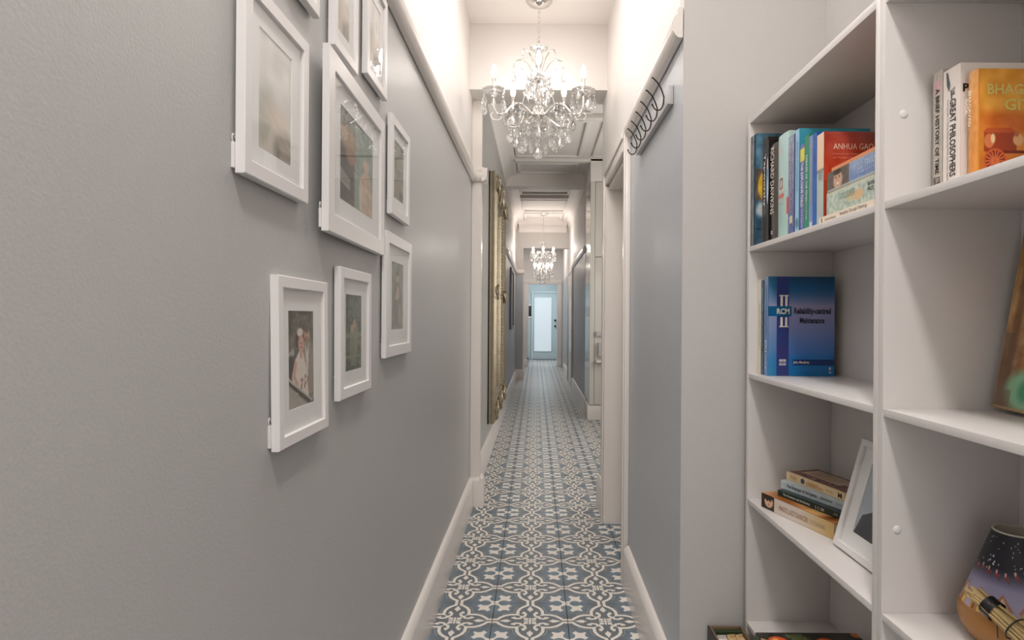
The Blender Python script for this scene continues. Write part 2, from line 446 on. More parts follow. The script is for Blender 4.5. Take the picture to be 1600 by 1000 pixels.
skirt('baseboard_left', XL + .0005, 1, 11.621, 14.376)
skirt('baseboard_right', XR - .0005, -1, 1.68, 2.60)
skirt('baseboard_right', XR - .0005, -1, 3.50, 3.775)
skirt('baseboard_right', .5965, -1, 7.35, 10.0)
skirt('baseboard_right', .5965, -1, 11.4, 13.0)
skirt_front('baseboard_front', YF - .0005, XR - .02, .5635)
# picture rails
RP = [(0, .0), (.012, 0), (.020, .006), (.028, .020), (.031, .036), (.028, .052), (.020, .060), (.014, .066), (.014, .080), (.012, .084), (0, .084)]
def rail(name, xw, sgn, y0, y1, z0, mat=M_trim):
    bm = bmesh.new(); add_prism(bm, RP, y0, y1, lambda p, q, t: (xw + sgn * (p + .0022), t, z0 + q)); return S(bm_obj(name, bm, mat, smooth=True))
rail('trim_5', XL, 1, -1.6, 3.682, RZ0)
bm = bmesh.new(); add_prism(bm, RP, XL + .003, -.309, lambda p, q, t: (t, 3.7115 - p, RZ0 + q)); S(bm_obj('trim_6', bm, M_trim, smooth=True))
bm = bmesh.new(); add_prism(bm, RP, 3.682, 3.80, lambda p, q, t: (-.3425 + p, t, RZ0 + q)); S(bm_obj('trim_7', bm, M_trim, smooth=True))
rail('trim_8', XR, -1, 1.679, 2.612, 1.928)
rail('trim_9', XL, 1, 7.9, 11.46, RZ0)
bm = bmesh.new(); add_prism(bm, RP, XL + .003, -.25, lambda p, q, t: (t, 11.4995 - p, RZ0 + q)); S(bm_obj('trim_10', bm, M_trim, smooth=True))
rail('trim_11', .597, -1, 7.61, 10.03, RZ0)
rail('trim_12', XL, 1, 11.63, 14.39, RZ0)
# cornices in the far bays
def cornice(name, xw, sgn, y0, y1, z, s=.13, mat=M_ceil):
    pr = [(0, 0), (s, 0), (s, -.015)] + [(s * .85 * (1 - math.sin(a)) + .012, -.02 - (s - .035) * (1 - math.cos(a))) for a in np.linspace(0, PI / 2, 7)] + [(0, -s)]
    bm = bmesh.new(); add_prism(bm, pr, y0, y1, lambda p, q, t: (xw + sgn * p, t, z + q)); return S(bm_obj(name, bm, mat, smooth=True))
cornice('trim_13', XL + .0005, 1, 3.771, 7.659, 2.9695, .14); cornice('trim_14', XL + .0005, 1, 7.851, 11.499, 2.9695, .14)
cornice('trim_15', .5965, -1, 7.851, 11.499, 2.9695, .14)
pr = [(0, 0), (.14, 0), (.14, -.015)] + [(.119 * (1 - math.sin(a)) + .012, -.02 - .105 * (1 - math.cos(a))) for a in np.linspace(0, PI / 2, 7)] + [(0, -.14)]
bm = bmesh.new(); add_prism(bm, pr, XL + .05, .55, lambda p, q, t: (t, 11.4995 - p, 2.9695 + q - .06)); add_box(bm, XL + .05, .55, 11.34, 11.4995, 2.91, 2.9695); S(bm_obj('trim_16', bm, M_ceil, smooth=True))
# ceiling battens (coffers)
def batten_rect(name, x0, x1, y0, y1, z, wd=.035, dp=.022, mat=M_ceil):
    bm = bmesh.new()
    add_box(bm, x0, x1, y0, y0 + wd, z - dp, z, bev=.006); add_box(bm, x0, x1, y1 - wd, y1, z - dp, z, bev=.006)
    add_box(bm, x0, x0 + wd, y0 + wd, y1 - wd, z - dp, z, bev=.006); add_box(bm, x1 - wd, x1, y0 + wd, y1 - wd, z - dp, z, bev=.006)
    return S(bm_obj(name, bm, mat, smooth=True))
n_t = 17
for a in ((-.25, .48, 4.3, 5.35), (-.25, .48, 5.55, 6.80), (-.25, .48, 7.10, 7.57), (.60, 1.3, 4.3, 6.80),
          (-.26, .46, 8.05, 8.85), (-.26, .46, 9.30, 10.30), (-.24, .44, 10.5, 11.2)):
    batten_rect('trim_%d' % n_t, *a, 2.9695); n_t += 1
for y in (5.45, 6.95, 9.1):
    S(box('trim_%d' % n_t, XL + .14, 1.6 if y < 7 else .46, y - .05, y + .05, 2.93, 2.9695, M_ceil, bev=.01)); n_t += 1
# right doorway: architraves, reveal and closed door
def arch_v(bm, y0, y1, z0, z1, xw=XR, sgn=-1, th=.022):
    add_box(bm, xw + sgn * th if sgn < 0 else xw, xw if sgn < 0 else xw + th, y0, y1, z0, z1, bev=.004)
    ym = (y0 + y1) / 2; add_box(bm, *(sorted((xw + sgn * th, xw + sgn * (th + .007)))), y0 + .006, y0 + .026, z0, z1, bev=.003)
d1 = S(empty('door_1', (XR, 3.06, 0)))
def child_box(name, par, x0, x1, y0, y1, z0, z1, mat, bev=0.):
    o = box(name, x0, x1, y0, y1, z0, z1, mat, None, bev); o.parent = par; o.matrix_parent_inverse = par.matrix_world.inverted(); return o
def child_bm(name, par, bm, mat, smooth=False):
    o = bm_obj(name, bm, mat, None, smooth); o.parent = par; o.matrix_parent_inverse = par.matrix_world.inverted(); return o
bpy.context.view_layer.update()
bm = bmesh.new(); arch_v(bm, 2.615, 2.699, 0, 1.975); child_bm('architrave', d1, bm, M_trim, True)
bm = bmesh.new(); arch_v(bm, 3.431, 3.499, 0, 1.975); child_bm('architrave', d1, bm, M_trim, True)
bm = bmesh.new(); add_box(bm, XR - .022, XR - .0005, 2.70, 3.43, 1.897, 1.975, bev=.004); add_box(bm, XR - .029, XR - .022, 2.70, 3.43, 1.95, 1.97, bev=.003); child_bm('architrave', d1, bm, M_trim, True)
child_box('door_jamb', d1, XR - .02, .53, 3.405, 3.4295, 0, 1.89, M_trim)
child_box('door_jamb', d1, XR - .0, .53, 2.7005, 2.72, 0, 1.89, M_trim)
child_box('door_head', d1, XR - .0, .53, 2.7205, 3.4045, 1.87, 1.8945, M_trim)
child_box('door_leaf', d1, .50, .535, 2.721, 3.404, .006, 1.868, M_trim)
# section 3 right: door casing
d2 = S(empty('door_2', (.597, 10.7, 0))); bpy.context.view_layer.update()
for y in (10.04, 11.32): 
    bm = bmesh.new(); arch_v(bm, y, y + .08, 0, 2.02, .597); child_bm('architrave', d2, bm, M_trim, True)
bm = bmesh.new(); add_box(bm, .572, .5968, 10.12, 11.32, 1.94, 2.02, bev=.004); child_bm('architrave', d2, bm, M_trim, True)
child_box('door_leaf', d2, .585, .5965, 10.121, 11.319, .008, 1.94, M_trim)
# back doorway casing
d3 = S(empty('door_3', (.14, 14.4, 0))); bpy.context.view_layer.update()
for x0, x1 in ((-.335, -.215), (.49, .59)):
    child_box('architrave', d3, x0, x1, 14.375, 14.3995, .18, 1.955, M_trim, .004)
    child_box('plinth_block', d3, x0 - .012, x1 + (.006 if x1 < .5 else 0), 14.36, 14.3995, 0, .18, M_trim, .004)
child_box('architrave', d3, -.335, .59, 14.372, 14.3995, 1.955, 2.05, M_trim, .004)
child_box('door_jamb', d3, -.215, -.20, 14.40, 14.50, 0, 1.955, M_trim); child_box('door_jamb', d3, .475, .49, 14.40, 14.50, 0, 1.955, M_trim)
o = child_box('hinge', d3, -.222, -.196, 14.366, 14.375, .10, .22, M_black)
# back door with blind-covered glass
d4 = S(empty('door_4', (.2, 16.8, 0))); bpy.context.view_layer.update()
bm = bmesh.new()
X0, X1, ZT = -.118, .545, 1.845
add_box(bm, X0, -.078, 16.80, 16.84, .012, ZT); add_box(bm, .405, X1, 16.80, 16.84, .012, ZT)
add_box(bm, -.078, .405, 16.80, 16.84, .012, .235); add_box(bm, -.078, .405, 16.80, 16.84, 1.735, ZT)
child_bm('door_leaf', d4, bm, M_doorblue)
child_box('glass_pane', d4, -.078, .405, 16.815, 16.825, .235, 1.735, M_daypane)
bm = bmesh.new()
add_box(bm, -.09, -.070, 16.79, 16.80, .22, 1.75); add_box(bm, .397, .417, 16.79, 16.80, .22, 1.75); add_box(bm, -.07, .397, 16.79, 16.80, .22, .24); add_box(bm, -.07, .397, 16.79, 16.80, 1.73, 1.75)
child_bm('glazing_bead', d4, bm, M_doorblue)
for z in (.93, 1.09):
    bm = bmesh.new(); add_lathe(bm, [(0, 0), (.03, 0), (.03, .008), (.012, .012), (.012, .03), (.026, .036), (.024, .055), (0, .06)], 14)
    for v in bm.verts: v.co = Vector((.505 + v.co.x, 16.80 - v.co.z, z + v.co.y))
    child_bm('door_knob', d4, bm, M_dark, True)
bm = bmesh.new(); add_box(bm, -.150, X0 - .002, 16.76, 16.86, 0, 1.90); add_box(bm, X1 + .002, .567, 16.76, 16.86, 0, 1.90); add_box(bm, -.118, .545, 16.76, 16.86, ZT + .004, 1.90)
child_bm('door_jamb', d4, bm, M_doorblue)
child_box('threshold', d4, -.12, .545, 16.74, 16.84, 0, .012, M_dark)
# ------------------------------------------------------------------ kitchen cabinet at the end of the recess
cab = empty('tall_cabinet', (1.0, 6.91, 0), 'tall off-white kitchen cabinet on a kickboard, past the right doorway', 'cabinet'); bpy.context.view_layer.update()
child_box('carcass', cab, .600, 1.598, 6.93, 7.598, .16, 2.705, M_gloss)
child_box('filler_panel', cab, .600, .652, 6.905, 6.9295, .168, 2.705, M_cab, .002)
child_box('cabinet_door', cab, .656, 1.15, 6.908, 6.9295, .172, 1.846, M_cab, .003)
child_box('cabinet_door', cab, .656, 1.15, 6.908, 6.9295, 1.853, 2.70, M_cab, .003)
child_box('cabinet_door', cab, 1.155, 1.596, 6.908, 6.9295, .172, 1.846, M_cab, .003)
child_box('kickboard', cab, .578, 1.598, 6.895, 7.598, 0, .16, M_trim, .003)
S(box('trim_%d' % n_t, .60, 1.60, 6.90, 7.598, 2.7055, 2.9695, M_ceil)); n_t += 1
S(box('trim_%d' % n_t, .6005, .70, 7.5985, 7.659, 0, 2.80, M_front)); n_t += 1
# small things fixed on the cabinet front
sw = empty('paper_towel_holder', (.72, 6.85, 1.0), 'small grey wall dispenser on the tall cabinet, seen beside the doorway', 'dispenser'); bpy.context.view_layer.update()
child_box('housing', sw, .695, .80, 6.84, 6.9075, .72, .88, M_board, .008)
child_box('shelf', sw, .668, .80, 6.80, 6.9075, .655, .68, M_trim, .006)
child_box('bracket', sw, .668, .78, 6.86, 6.9075, .95, 1.0, M_board, .004)
# ------------------------------------------------------------------ FRAMES
def picture_frame(M, w, h, bar, thick, matw, cv, label, group='white framed photographs on the left wall', strip=True, photo_off=(0, 0), side=0, matv=None):
    """local x right, y up, z towards viewer; origin bottom left of the frame back"""
    r = empty('picture_frame', M, label, 'picture frame', group)
    bm = bmesh.new(); b = bar; t = thick
    O = [(0, 0), (w, 0), (w, h), (0, h)]; I = [(b, b), (w - b, b), (w - b, h - b), (b, h - b)]
    def ring(L, z, ins=0.):
        s = [(1, 1), (-1, 1), (-1, -1), (1, -1)]
        return [bm.verts.new((p[0] + s[i][0] * ins, p[1] + s[i][1] * ins, z)) for i, p in enumerate(L)]
    R = [ring(I, .004), ring(O, .004), ring(O, t - .0015), ring(O, t, .0015), ring(I, t, -.0012), ring(I, t - .0012)]
    for A, B in zip(R, R[1:] + R[:1]):
        for i in range(4): j = (i + 1) % 4; bm.faces.new((A[i], A[j], B[j], B[i]))
    bm_obj('frame', bm, M_frame, r)
    zb = t - .007
    mv = matv if matv is not None else matw
    pw = w - 2 * b - 2 * matw; ph = h - 2 * b - 2 * mv
    px, py = b + matw + photo_off[0], b + mv + photo_off[1]
    bm = bmesh.new()          # mat board with a window
    ox0, ox1, oy0, oy1 = b - .002, w - b + .002, b - .002, h - b + .002
    for (x0, x1, y0, y1) in ((ox0, px, oy0, oy1), (px + pw, ox1, oy0, oy1), (px, px + pw, oy0, py), (px, px + pw, py + ph, oy1)):
        add_box(bm, x0, x1, y0, y1, zb - .0015, zb)
    bm_obj('mat', bm, M_mat, r)
    print_obj('photograph', cv, pw, ph, r, Matrix.Translation((px, py, zb - .0014)), M_print)
    bm = bmesh.new(); add_box(bm, ox0, ox1, oy0, oy1, 0.004, zb - .002); bm_obj('backing', bm, M_board, r)
    bm = bmesh.new(); vs = [bm.verts.new(p) for p in ((b, b, zb + .003), (w - b, b, zb + .003), (w - b, h - b, zb + .003), (b, h - b, zb + .003))]; bm.faces.new(vs)
    bm_obj('glass_pane', bm, M_pane, r)
    if strip:
        bm = bmesh.new()
        add_box(bm, -.0045 if side else .01, .012, .006, .040, .0002, .0045, bev=.0008); bm_obj('hanging_strip', bm, M_plastic, r); bm = bmesh.new()
        add_tube(bm, smooth_path([(-.003 if side else .012, .040, .002), (-.0045 if side else .012, .047, .002), (-.001 if side else .015, .051, .002), (.003, .046, .002)], 4), .0009, 5)
        bm_obj('pull_tab', bm, M_plastic, r)
        bm = bmesh.new(); add_box(bm, w - .03, w - .012, .006, .03, .0002, .0045); bm_obj('hanging_strip', bm, M_plastic, r)
        bm = bmesh.new(); add_box(bm, .01, .03, h - .03, h - .006, .0002, .0045); bm_obj('hanging_strip', bm, M_plastic, r)
    return r
def leftM(y, z, x=XL, tilt=0., roll=0., yaw=0., w=0.):
    m = MX((x + w * math.sin(yaw), y, z), (-math.sin(yaw), math.cos(yaw), 0), (0, 0, 1))
    return m @ Matrix.Rotation(roll, 4, 'Z') @ Matrix.Rotation(tilt, 4, 'X')
T = .0165
# photographs
def ph_pale(seed=3, dark=(150, 140, 125)):
    c = Cv(44, 66, (214, 209, 200)); c.grad((196, 188, 172), (228, 224, 219), 0, .55); c.noise(14, 7, seed)
    c.ell(.2, .35, .28, .22, (176, 176, 160), .9, al=.7); c.ell(.8, .10, .35, .16, dark, .8, al=.8); c.ell(.55, .35, .3, .12, (224, 206, 190), .9, al=.6)
    c.poly([(0, .5), (1, .12), (1, .135), (0, .515)], (190, 184, 172)); c.ell(.55, .06, .1, .1, (120, 118, 112), .9, al=.7); return c
def ph_couple():
    c = Cv(76, 130, (96, 92, 84)); c.grad((120, 118, 108), (78, 76, 62), .55, 1.0); c.noise(26, 3, 5); c.noise(18, 9, 6)
    c.poly([(0, .52), (.30, .60), (.5, .62), (.5, .0), (0, 0)], (92, 90, 88)); c.poly([(0, .56), (.22, .62), (.24, .55), (0, .50)], (172, 170, 164))
    c.ell(.10, .42, .16, .12, (58, 54, 52), .3)
    c.poly([(.52, .60), (.62, .68), (.88, .66), (1, .55), (1, .1), (.60, .12)], (150, 138, 122))     # groom in pale suit
    c.poly([(.66, .66), (.74, .56), (.82, .67), (.76, .30), (.70, .30)], (214, 206, 196))
    c.ell(.73, .755, .105, .085, (198, 156, 132), .15); c.ell(.73, .815, .11, .045, (104, 84, 66), .3); c.ell(.72, .70, .07, .03, (168, 122, 98), .4)
    c.ell(.695, .765, .014, .008, (60, 44, 38), .5); c.ell(.765, .765, .014, .008, (60, 44, 38), .5); c.ell(.735, .715, .03, .008, (150, 84, 74), .5)
    c.ell(.44, .705, .17, .10, (72, 52, 42), .2); c.ell(.46, .775, .12, .045, (226, 216, 206), .4)                            # veil and dark hair
    c.ell(.50, .655, .115, .088, (206, 164, 142), .15); c.ell(.46, .665, .014, .008, (60, 44, 38), .5); c.ell(.545, .66, .014, .008, (60, 44, 38), .5)
    c.ell(.51, .615, .032, .009, (170, 70, 66), .5); c.ell(.505, .638, .012, .008, (178, 130, 112), .6)
    c.poly([(.28, .50), (.42, .58), (.58, .56), (.66, .44), (.80, .08), (.34, .14), (.14, .32)], (226, 216, 204))
    c.poly([(.14, .34), (.26, .50), (.34, .46), (.28, .32), (.40, .24), (.36, .19)], (208, 170, 148)); c.poly([(.42, .59), (.56, .59), (.54, .50), (.46, .50)], (206, 166, 146))
    for i in range(22): c.ell(.60 + random.uniform(-.11, .11), .24 + random.uniform(-.10, .08), .03, .022, random.choice([(206, 140, 132), (232, 206, 196), (176, 98, 92), (120, 118, 92), (236, 226, 214)]), .4)
    c.poly([(0, .30), (.05, .30), (.90, .02), (.80, 0), (0, .26)], (66, 60, 54)); c.poly([(0, .26), (.74, 0), (0, 0)], (170, 164, 152)); c.poly([(0, .335), (.95, .03), (.92, .02), (0, .30)], (196, 188, 176))
    return c.noise(10, 2, 8)
def ph_park():
    c = Cv(56, 110, (70, 84, 74)); c.noise(60, 4, 11); c.noise(30, 10, 12); c.grad((88, 92, 78), (60, 78, 72), .3, 1, .4)
    c.rect(.0, 1, .44, .50, (150, 158, 148), .6); c.rect(.0, 1, .16, .20, (150, 160, 150), .5)
    c.poly([(.30, .50), (.72, .62), (.86, .40), (.62, .05), (.34, .05), (.26, .3)], (136, 136, 112), .75); c.ell(.58, .62, .12, .06, (170, 140, 116), .3); c.ell(.42, .55, .11, .055, (182, 150, 124), .3)
    c.rect(.55, .95, .70, .92, (96, 116, 114), .6); c.rect(.62, .70, .62, .95, (52, 60, 58), .6); return c
def ph_bride():
    c = Cv(50, 100, (128, 134, 128)); c.noise(24, 8, 21); c.ell(.5, .42, .34, .30, (104, 106, 102), .3); c.poly([(.2, .05), (.36, .62), (.62, .62), (.82, .05)], (110, 110, 104))
    c.ell(.52, .78, .12, .075, (178, 160, 142), .2); c.ell(.52, .84, .13, .04, (94, 84, 74), .3); c.poly([(.30, .46), (.5, .66), (.66, .62), (.70, .50), (.56, .44)], (176, 158, 140)); c.ell(.72, .22, .12, .16, (152, 150, 136), .5); return c
def ph_group():
    c = Cv(64, 110, (124, 122, 116)); c.rect(0, .40, 0, .62, (84, 82, 80)); c.rect(.40, 1, 0, 1, (142, 158, 148)); c.rect(.38, 1, .43, .44, (92, 90, 88))
    c.poly([(.62, 0), (.60, .40), (.74, .56), (.90, .5), (1, .2), (1, 0)], (196, 172, 152)); c.ell(.78, .60, .10, .06, (204, 172, 150), .3); c.poly([(.76, .56), (.70, .42), (.78, .26), (.84, .42)], (206, 176, 154))
    c.ell(.22, .72, .22, .13, (176, 150, 124), .5); c.ell(.30, .55, .13, .10, (158, 128, 104), .5); c.poly([(0, .20), (.28, .16), (.28, .28), (0, .36)], (150, 146, 142)); c.noise(18, 5, 31); c.ell(.60, .20, .05, .22, (226, 212, 196), .6, al=.7); return c
def ph_small():
    c = Cv(40, 90, (140, 148, 138)); c.noise(40, 5, 41); c.rect(0, 1, .45, .462, (70, 70, 66)); c.ell(.5, .22, .4, .2, (150, 142, 128), .6); c.ell(.5, .72, .3, .16, (158, 150, 132), .6); c.ell(.75, .1, .2, .08, (96, 92, 82), .6); return c
FR = [  # y0, z0, w, h, bar, matw, matv, photo, label
 (.801, 1.339, .224, .270, .022, .033, .028, ph_pale(3), 'large white frame at far left holding a pale landscape print', 0, 1),
 (.955, 1.675, .118, .190, .018, .018, .026, ph_pale(9), 'white frame cut off by the top edge, only its lower corner showing', 0, 0),
 (1.087, 1.304, .446, .336, .036, .056, .040, ph_group(), 'largest white frame in the middle, its glass showing the chandelier reflection', 0, 1),
 (1.151, 1.666, .153, .250, .020, .020, .030, ph_pale(15), 'tall white frame above the middle of the group, cut by the top edge', 0, 0),
 (1.372, 1.701, .181, .250, .020, .022, .030, ph_pale(17, (120, 116, 108)), 'topmost white frame nearest the picture rail, cut by the top edge', 0, 0),
 (1.610, 1.425, .226, .267, .024, .030, .030, ph_small(), 'narrow white frame third from the top at the right, holding a dim scene', 0, 0),
 (1.560, 1.044, .314, .330, .030, .055, .042, ph_bride(), 'rightmost lower white frame holding a grey portrait of a person', 0, 0),
 (.917, .945, .217, .268, .019, .034, .035, ph_couple(), 'lowest white frame at left holding a wedding couple photograph', .9, 1),
 (1.199, .983, .225, .267, .022, .033, .031, ph_park(), 'lower middle white frame holding a dark green park photograph', .3, 0),
]
for y0, z0, w_, h_, b_, mw, mv, cv, lab, tilt, sd in FR:
    picture_frame(leftM(y0, z0, tilt=math.radians(-tilt), yaw=math.radians(1.6 if w_ > .33 else 0), w=w_), w_, h_, b_, T, mw, cv, lab, side=sd, matv=mv)
# ------------------------------------------------------------------ BOOKCASES
XB, XBK = .5636, .786
SZ = [.347, .674, 1.0065, 1.3435]
TS = .0125
def bookcase(ya, yb, ztop, extra, label):
    """ya near outer face, yb far outer face"""
    r = empty('bookcase', (XB, (ya + yb) / 2, 0), label, 'bookcase', 'white open bookcases in the alcove'); bpy.context.view_layer.update()
    child_box('side_panel', r, XB, XBK, yb - .014, yb, 0, ztop, M_cas, .0006); child_box('side_panel', r, XB, XBK, ya, ya + .014, 0, ztop, M_cas, .0006)
    child_box('back_panel', r, XBK + .0002, XBK + .0042, ya, yb, 0, ztop, M_cas)
    a, b = ya + .0142, yb - .0142
    for z in SZ + extra: child_box('shelf', r, XB + .0005, XBK - .001, a, b, z - TS, z, M_cas, .0006)
    child_box('top_panel', r, XB + .0005, XBK, a, b, ztop - .0155, ztop, M_cas, .0006)
    child_box('bottom_panel', r, XB + .001, XBK, a, b, .05, .066, M_cas); child_box('kickboard', r, XB + .012, XB + .024, a, b, 0, .05, M_cas)
    return r
bkA = bookcase(1.0035, 1.634, 1.6875, [], 'lower white bookcase against the cream wall, filled with book rows')
bkB = bookcase(.36, 1.003, 2.35, [1.679, 2.01], 'taller white bookcase nearest the camera at the right edge')
for x, z in ((.594, 1.486), (.588, .81)):
    bm = bmesh.new(); add_lathe(bm, [(0, .002), (.0035, .0022), (.0062, .0012), (.0070, 0)], 20)
    for v in bm.verts: v.co = Vector((x + v.co.x, .9888 - v.co.z, z + v.co.y))
    o = child_bm('screw_cap', bkB, bm, M_plastic, True)
# ------------------------------------------------------------------ BOOKS
I4 = Matrix.Identity(4)
def book(M, w, h, t, cover, label, group, spine=None, front=None, round_sp=False, hard=False, pages=True, front_rgb=None, spine_rgb=None):
    r = empty('book', M, label, 'book', group)
    bt = .0022 if hard else .0008
    ins = .003 if hard else .0006
    mats = [flat(cover, .35), flat(front_rgb or cover, .3), flat(spine_rgb or cover, .3)]
    bm = bmesh.new(); s0 = .004 if round_sp else bt
    add_box(bm, s0 * .6, w, 0, bt, 0, h, 1); add_box(bm, s0 * .6, w, t - bt, t, 0, h, 0)
    n = 8 if round_sp else 1
    prof = [(s0 - s0 * math.sin(PI * k / n) if round_sp else 0, t * (1 - math.cos(PI * k / n)) / 2) for k in range(n + 1)]
    if not round_sp: prof = [(0, 0), (0, t)]
    pin = [(x + bt, min(max(y, bt), t - bt)) for x, y in prof]
    poly = prof + pin[::-1]
    A = [bm.verts.new((x, y, 0)) for x, y in poly]; B = [bm.verts.new((x, y, h)) for x, y in poly]; m = len(poly)
    for i in range(m):
        j = (i + 1) % m; f = bm.faces.new((A[i], A[j], B[j], B[i])); f.material_index = 2
    for k in range(len(prof) - 1):
        q = m - 1 - k
        for R_ in (A, B): f = bm.faces.new((R_[k], R_[k + 1], R_[q - 1], R_[q])); f.material_index = 2
    bm_obj('cover', bm, mats, r)
    bm = bmesh.new(); add_box(bm, s0 * .8 + bt, w - ins, bt, t - bt, ins, h - ins); bm_obj('pages', bm, M_page, r)
    if spine is not None:
        def wp(c_):
            if not round_sp: return c_
            c_ = c_.copy(); th = np.arccos(np.clip(2 * c_[:, 0] / t - 1, -1, 1)); c_[:, 2] = s0 * (np.sin(th) - 1); return c_
        # canvas x runs from y=t to y=0, y up along z, normal -x
        print_obj('spine_print', spine, t, h, r, MX((-.0002 if not round_sp else -.0003, t, 0), (0, -1, 0), (0, 0, 1)), M_printg, wp)
    if front is not None:
        print_obj('front_print', front, w - .001 - (s0 if round_sp else 0), h, r, MX((.0005 + (s0 if round_sp else 0), -.0003, 0), (1, 0, 0), (0, 0, 1)), M_printg)
    return r
def spine_text(r, s, yc, zc, L, Hh, rgb, bold=0., t=None, off=.0007):
    """reads downwards; yc across the thickness, zc centre height"""
    text(r, s, L, Hh, MX((-off, yc, zc), (0, 0, -1), (0, -1, 0)), flat(rgb, .4), bold)
def front_text(r, s, xc, zc, L, Hh, rgb, bold=0.):
    text(r, s, L, Hh, MX((xc, -.0008, zc), (1, 0, 0), (0, 0, 1)), flat(rgb, .4), bold)
GA = 'upright books on the upper shelf of the far bookcase'
zb = SZ[3] + .0003
def std(xs, yn, yf, zt, w=.13): return (Matrix.Translation((xs, yn, zb)), w, zt - zb, yf - yn - .0006)
M_, w_, h_, t_ = std(.566, 1.5915, 1.617, 1.634, .17)
c = Cv(20, 90, (74, 88, 92)); c.noise(36, 3, 2); c.rect(.62, .75, 0, 1, (205, 210, 208), .55)
b = book(M_, w_, h_, t_, (58, 74, 80), 'thin grey and teal spine against the far side panel of the upper shelf', GA, c)
spine_text(b, 'AMERICAN', t_ * .35, .20, .05, .006, (190, 196, 194))
M_, w_, h_, t_ = std(.568, 1.586, 1.5912, 1.636, .092)
c = Cv(40, 110, (82, 126, 152)); c.grad((58, 88, 108), (92, 136, 160), 0, 1); c.rect(0, 1, .40, .68, (98, 84, 74)); c.ell(.28, .53, .22, .13, (220, 178, 44), .2); c.ell(.30, .50, .1, .05, (120, 84, 30), .4)
c.ell(.25, .32, .25, .06, (196, 206, 208), .6); c.rect(0, 1, .14, .15, (40, 50, 58)); c.noise(26, 4, 3)
b = book(M_, w_, h_, t_, (60, 90, 110), 'blue magazine with a yellow animal on its cover on the upper shelf', GA, None, c, front_rgb=(74, 110, 134))
M_, w_, h_, t_ = std(.585, 1.5505, 1.5855, 1.617)
c = Cv(30, 110, (66, 56, 52)); c.rect(0, .12, 0, 1, (120, 110, 102)); c.rect(.12, .9, 0, .3, (74, 66, 58)); c.rect(.3, 1, .86, 1, (96, 84, 74), .5)
b = book(M_, w_, h_, t_, (50, 42, 40), 'black paperback with large white downward letters, left of the swirl-patterned book', GA, c)
spine_text(b, 'Tapworthy', t_ * .52, .165, .135, .015, (236, 232, 228), .012)
M_, w_, h_, t_ = std(.582, 1.5335, 1.550, 1.604)
c = Cv(26, 120, (26, 24, 26)); c.ell(.5, .60, .46, .22, (150, 186, 214), .25); c.ell(.42, .62, .2, .16, (70, 118, 168), .5); c.ell(.6, .52, .2, .12, (226, 234, 238), .5); c.ell(.5, .78, .3, .06, (208, 168, 160), .5)
b = book(M_, w_, h_, t_, (22, 20, 20), 'black book with a blue and white swirl on its spine', GA, c)
M_, w_, h_, t_ = std(.585, 1.481, 1.5325, 1.586, .15)
c = Cv(24, 60, (78, 68, 62)); c.grad((70, 60, 54), (84, 74, 68), 0, 1); c.rect(0, .07, .25, .8, (126, 44, 38), .8)
b = book(M_, w_, h_, t_, (64, 54, 50), 'dark brown hardback with the author name in pale capitals down its spine', GA, c, None, True, True)
spine_text(b, 'RICHARD DAWKINS', t_ * .5, .150, .165, .022, (228, 220, 208), off=.0048)
spine_text(b, '8', t_ * .5, .022, .01, .010, (220, 214, 204), off=.0048)
M_, w_, h_, t_ = std(.583, 1.416, 1.4800, 1.592, .14)
c = Cv(60, 150, (178, 212, 208)); c.grad((172, 206, 196), (190, 220, 218), 0, 1); c.rect(.16, .56, .46, .60, (226, 228, 224)); c.rect(.2, .52, .47, .59, (92, 88, 88)); c.ell(.36, .53, .1, .045, (206, 190, 178), .3)
c.rect(.0, .62, .39, .43, (232, 110, 96), .85); c.rect(.82, 1, .22, .38, (226, 84, 64)); c.rect(.1, .6, .27, .275, (110, 140, 146)); c.rect(.1, .5, .33, .336, (110, 140, 146))
b = book(M_, w_, h_, t_, (184, 214, 210), 'thick pale aqua hardback with a small portrait photo on the spine', GA, c, None, True)
spine_text(b, 'Pema', t_ * .55, .205, .022, .018, (226, 168, 168), off=.0045); spine_text(b, 'Heart', t_ * .45, .102, .034, .012, (230, 96, 82), .01, off=.0045)
spine_text(b, 'a memoir', t_ * .5, .055, .04, .008, (96, 126, 134), off=.0045)
M_, w_, h_, t_ = std(.583, 1.3845, 1.4155, 1.574, .14)
c = Cv(26, 110, (122, 132, 170)); c.grad((84, 98, 150), (150, 160, 178), 0, .9); c.rect(.25, .75, .12, .20, (214, 200, 168)); c.noise(18, 4, 5)
b = book(M_, w_, h_, t_, (96, 108, 150), 'slate blue spine with pink lettering on the upper shelf', GA, c)
spine_text(b, 'THE FIVE LANGUAGES', t_ * .5, .130, .155, .010, (206, 138, 168))
M_, w_, h_, t_ = std(.590, 1.3780, 1.3842, 1.432, .12)
b = book(M_, w_, h_, t_, (150, 44, 36), 'short dark red booklet between the slate blue and light blue books', GA)
M_, w_, h_, t_ = std(.583, 1.3570, 1.3775, 1.578, .158)
c = Cv(22, 90, (150, 196, 226)); c.ell(.5, .1, .4, .05, (84, 130, 150), .5)
cf = Cv(40, 60, (40, 128, 158)); cf.grad((40, 124, 150), (70, 160, 184), .5, 1)
b = book(M_, w_, h_, t_, (150, 196, 226), 'tall light blue book whose teal cover rises above its neighbours', GA, c, cf, front_rgb=(52, 140, 168))
spine_text(b, 'BASIC STATISTICS', t_ * .5, .150, .11, .007, (70, 110, 150))
M_, w_, h_, t_ = std(.585, 1.3345, 1.3565, 1.539, .13)
c = Cv(22, 90, (112, 116, 170)); c.rect(0, 1, .80, .95, (228, 214, 84)); c.rect(0, 1, 0, .10, (94, 104, 168))
b = book(M_, w_, h_, t_, (100, 108, 166), 'violet blue book with a yellow tab at the top of its spine', GA, c)
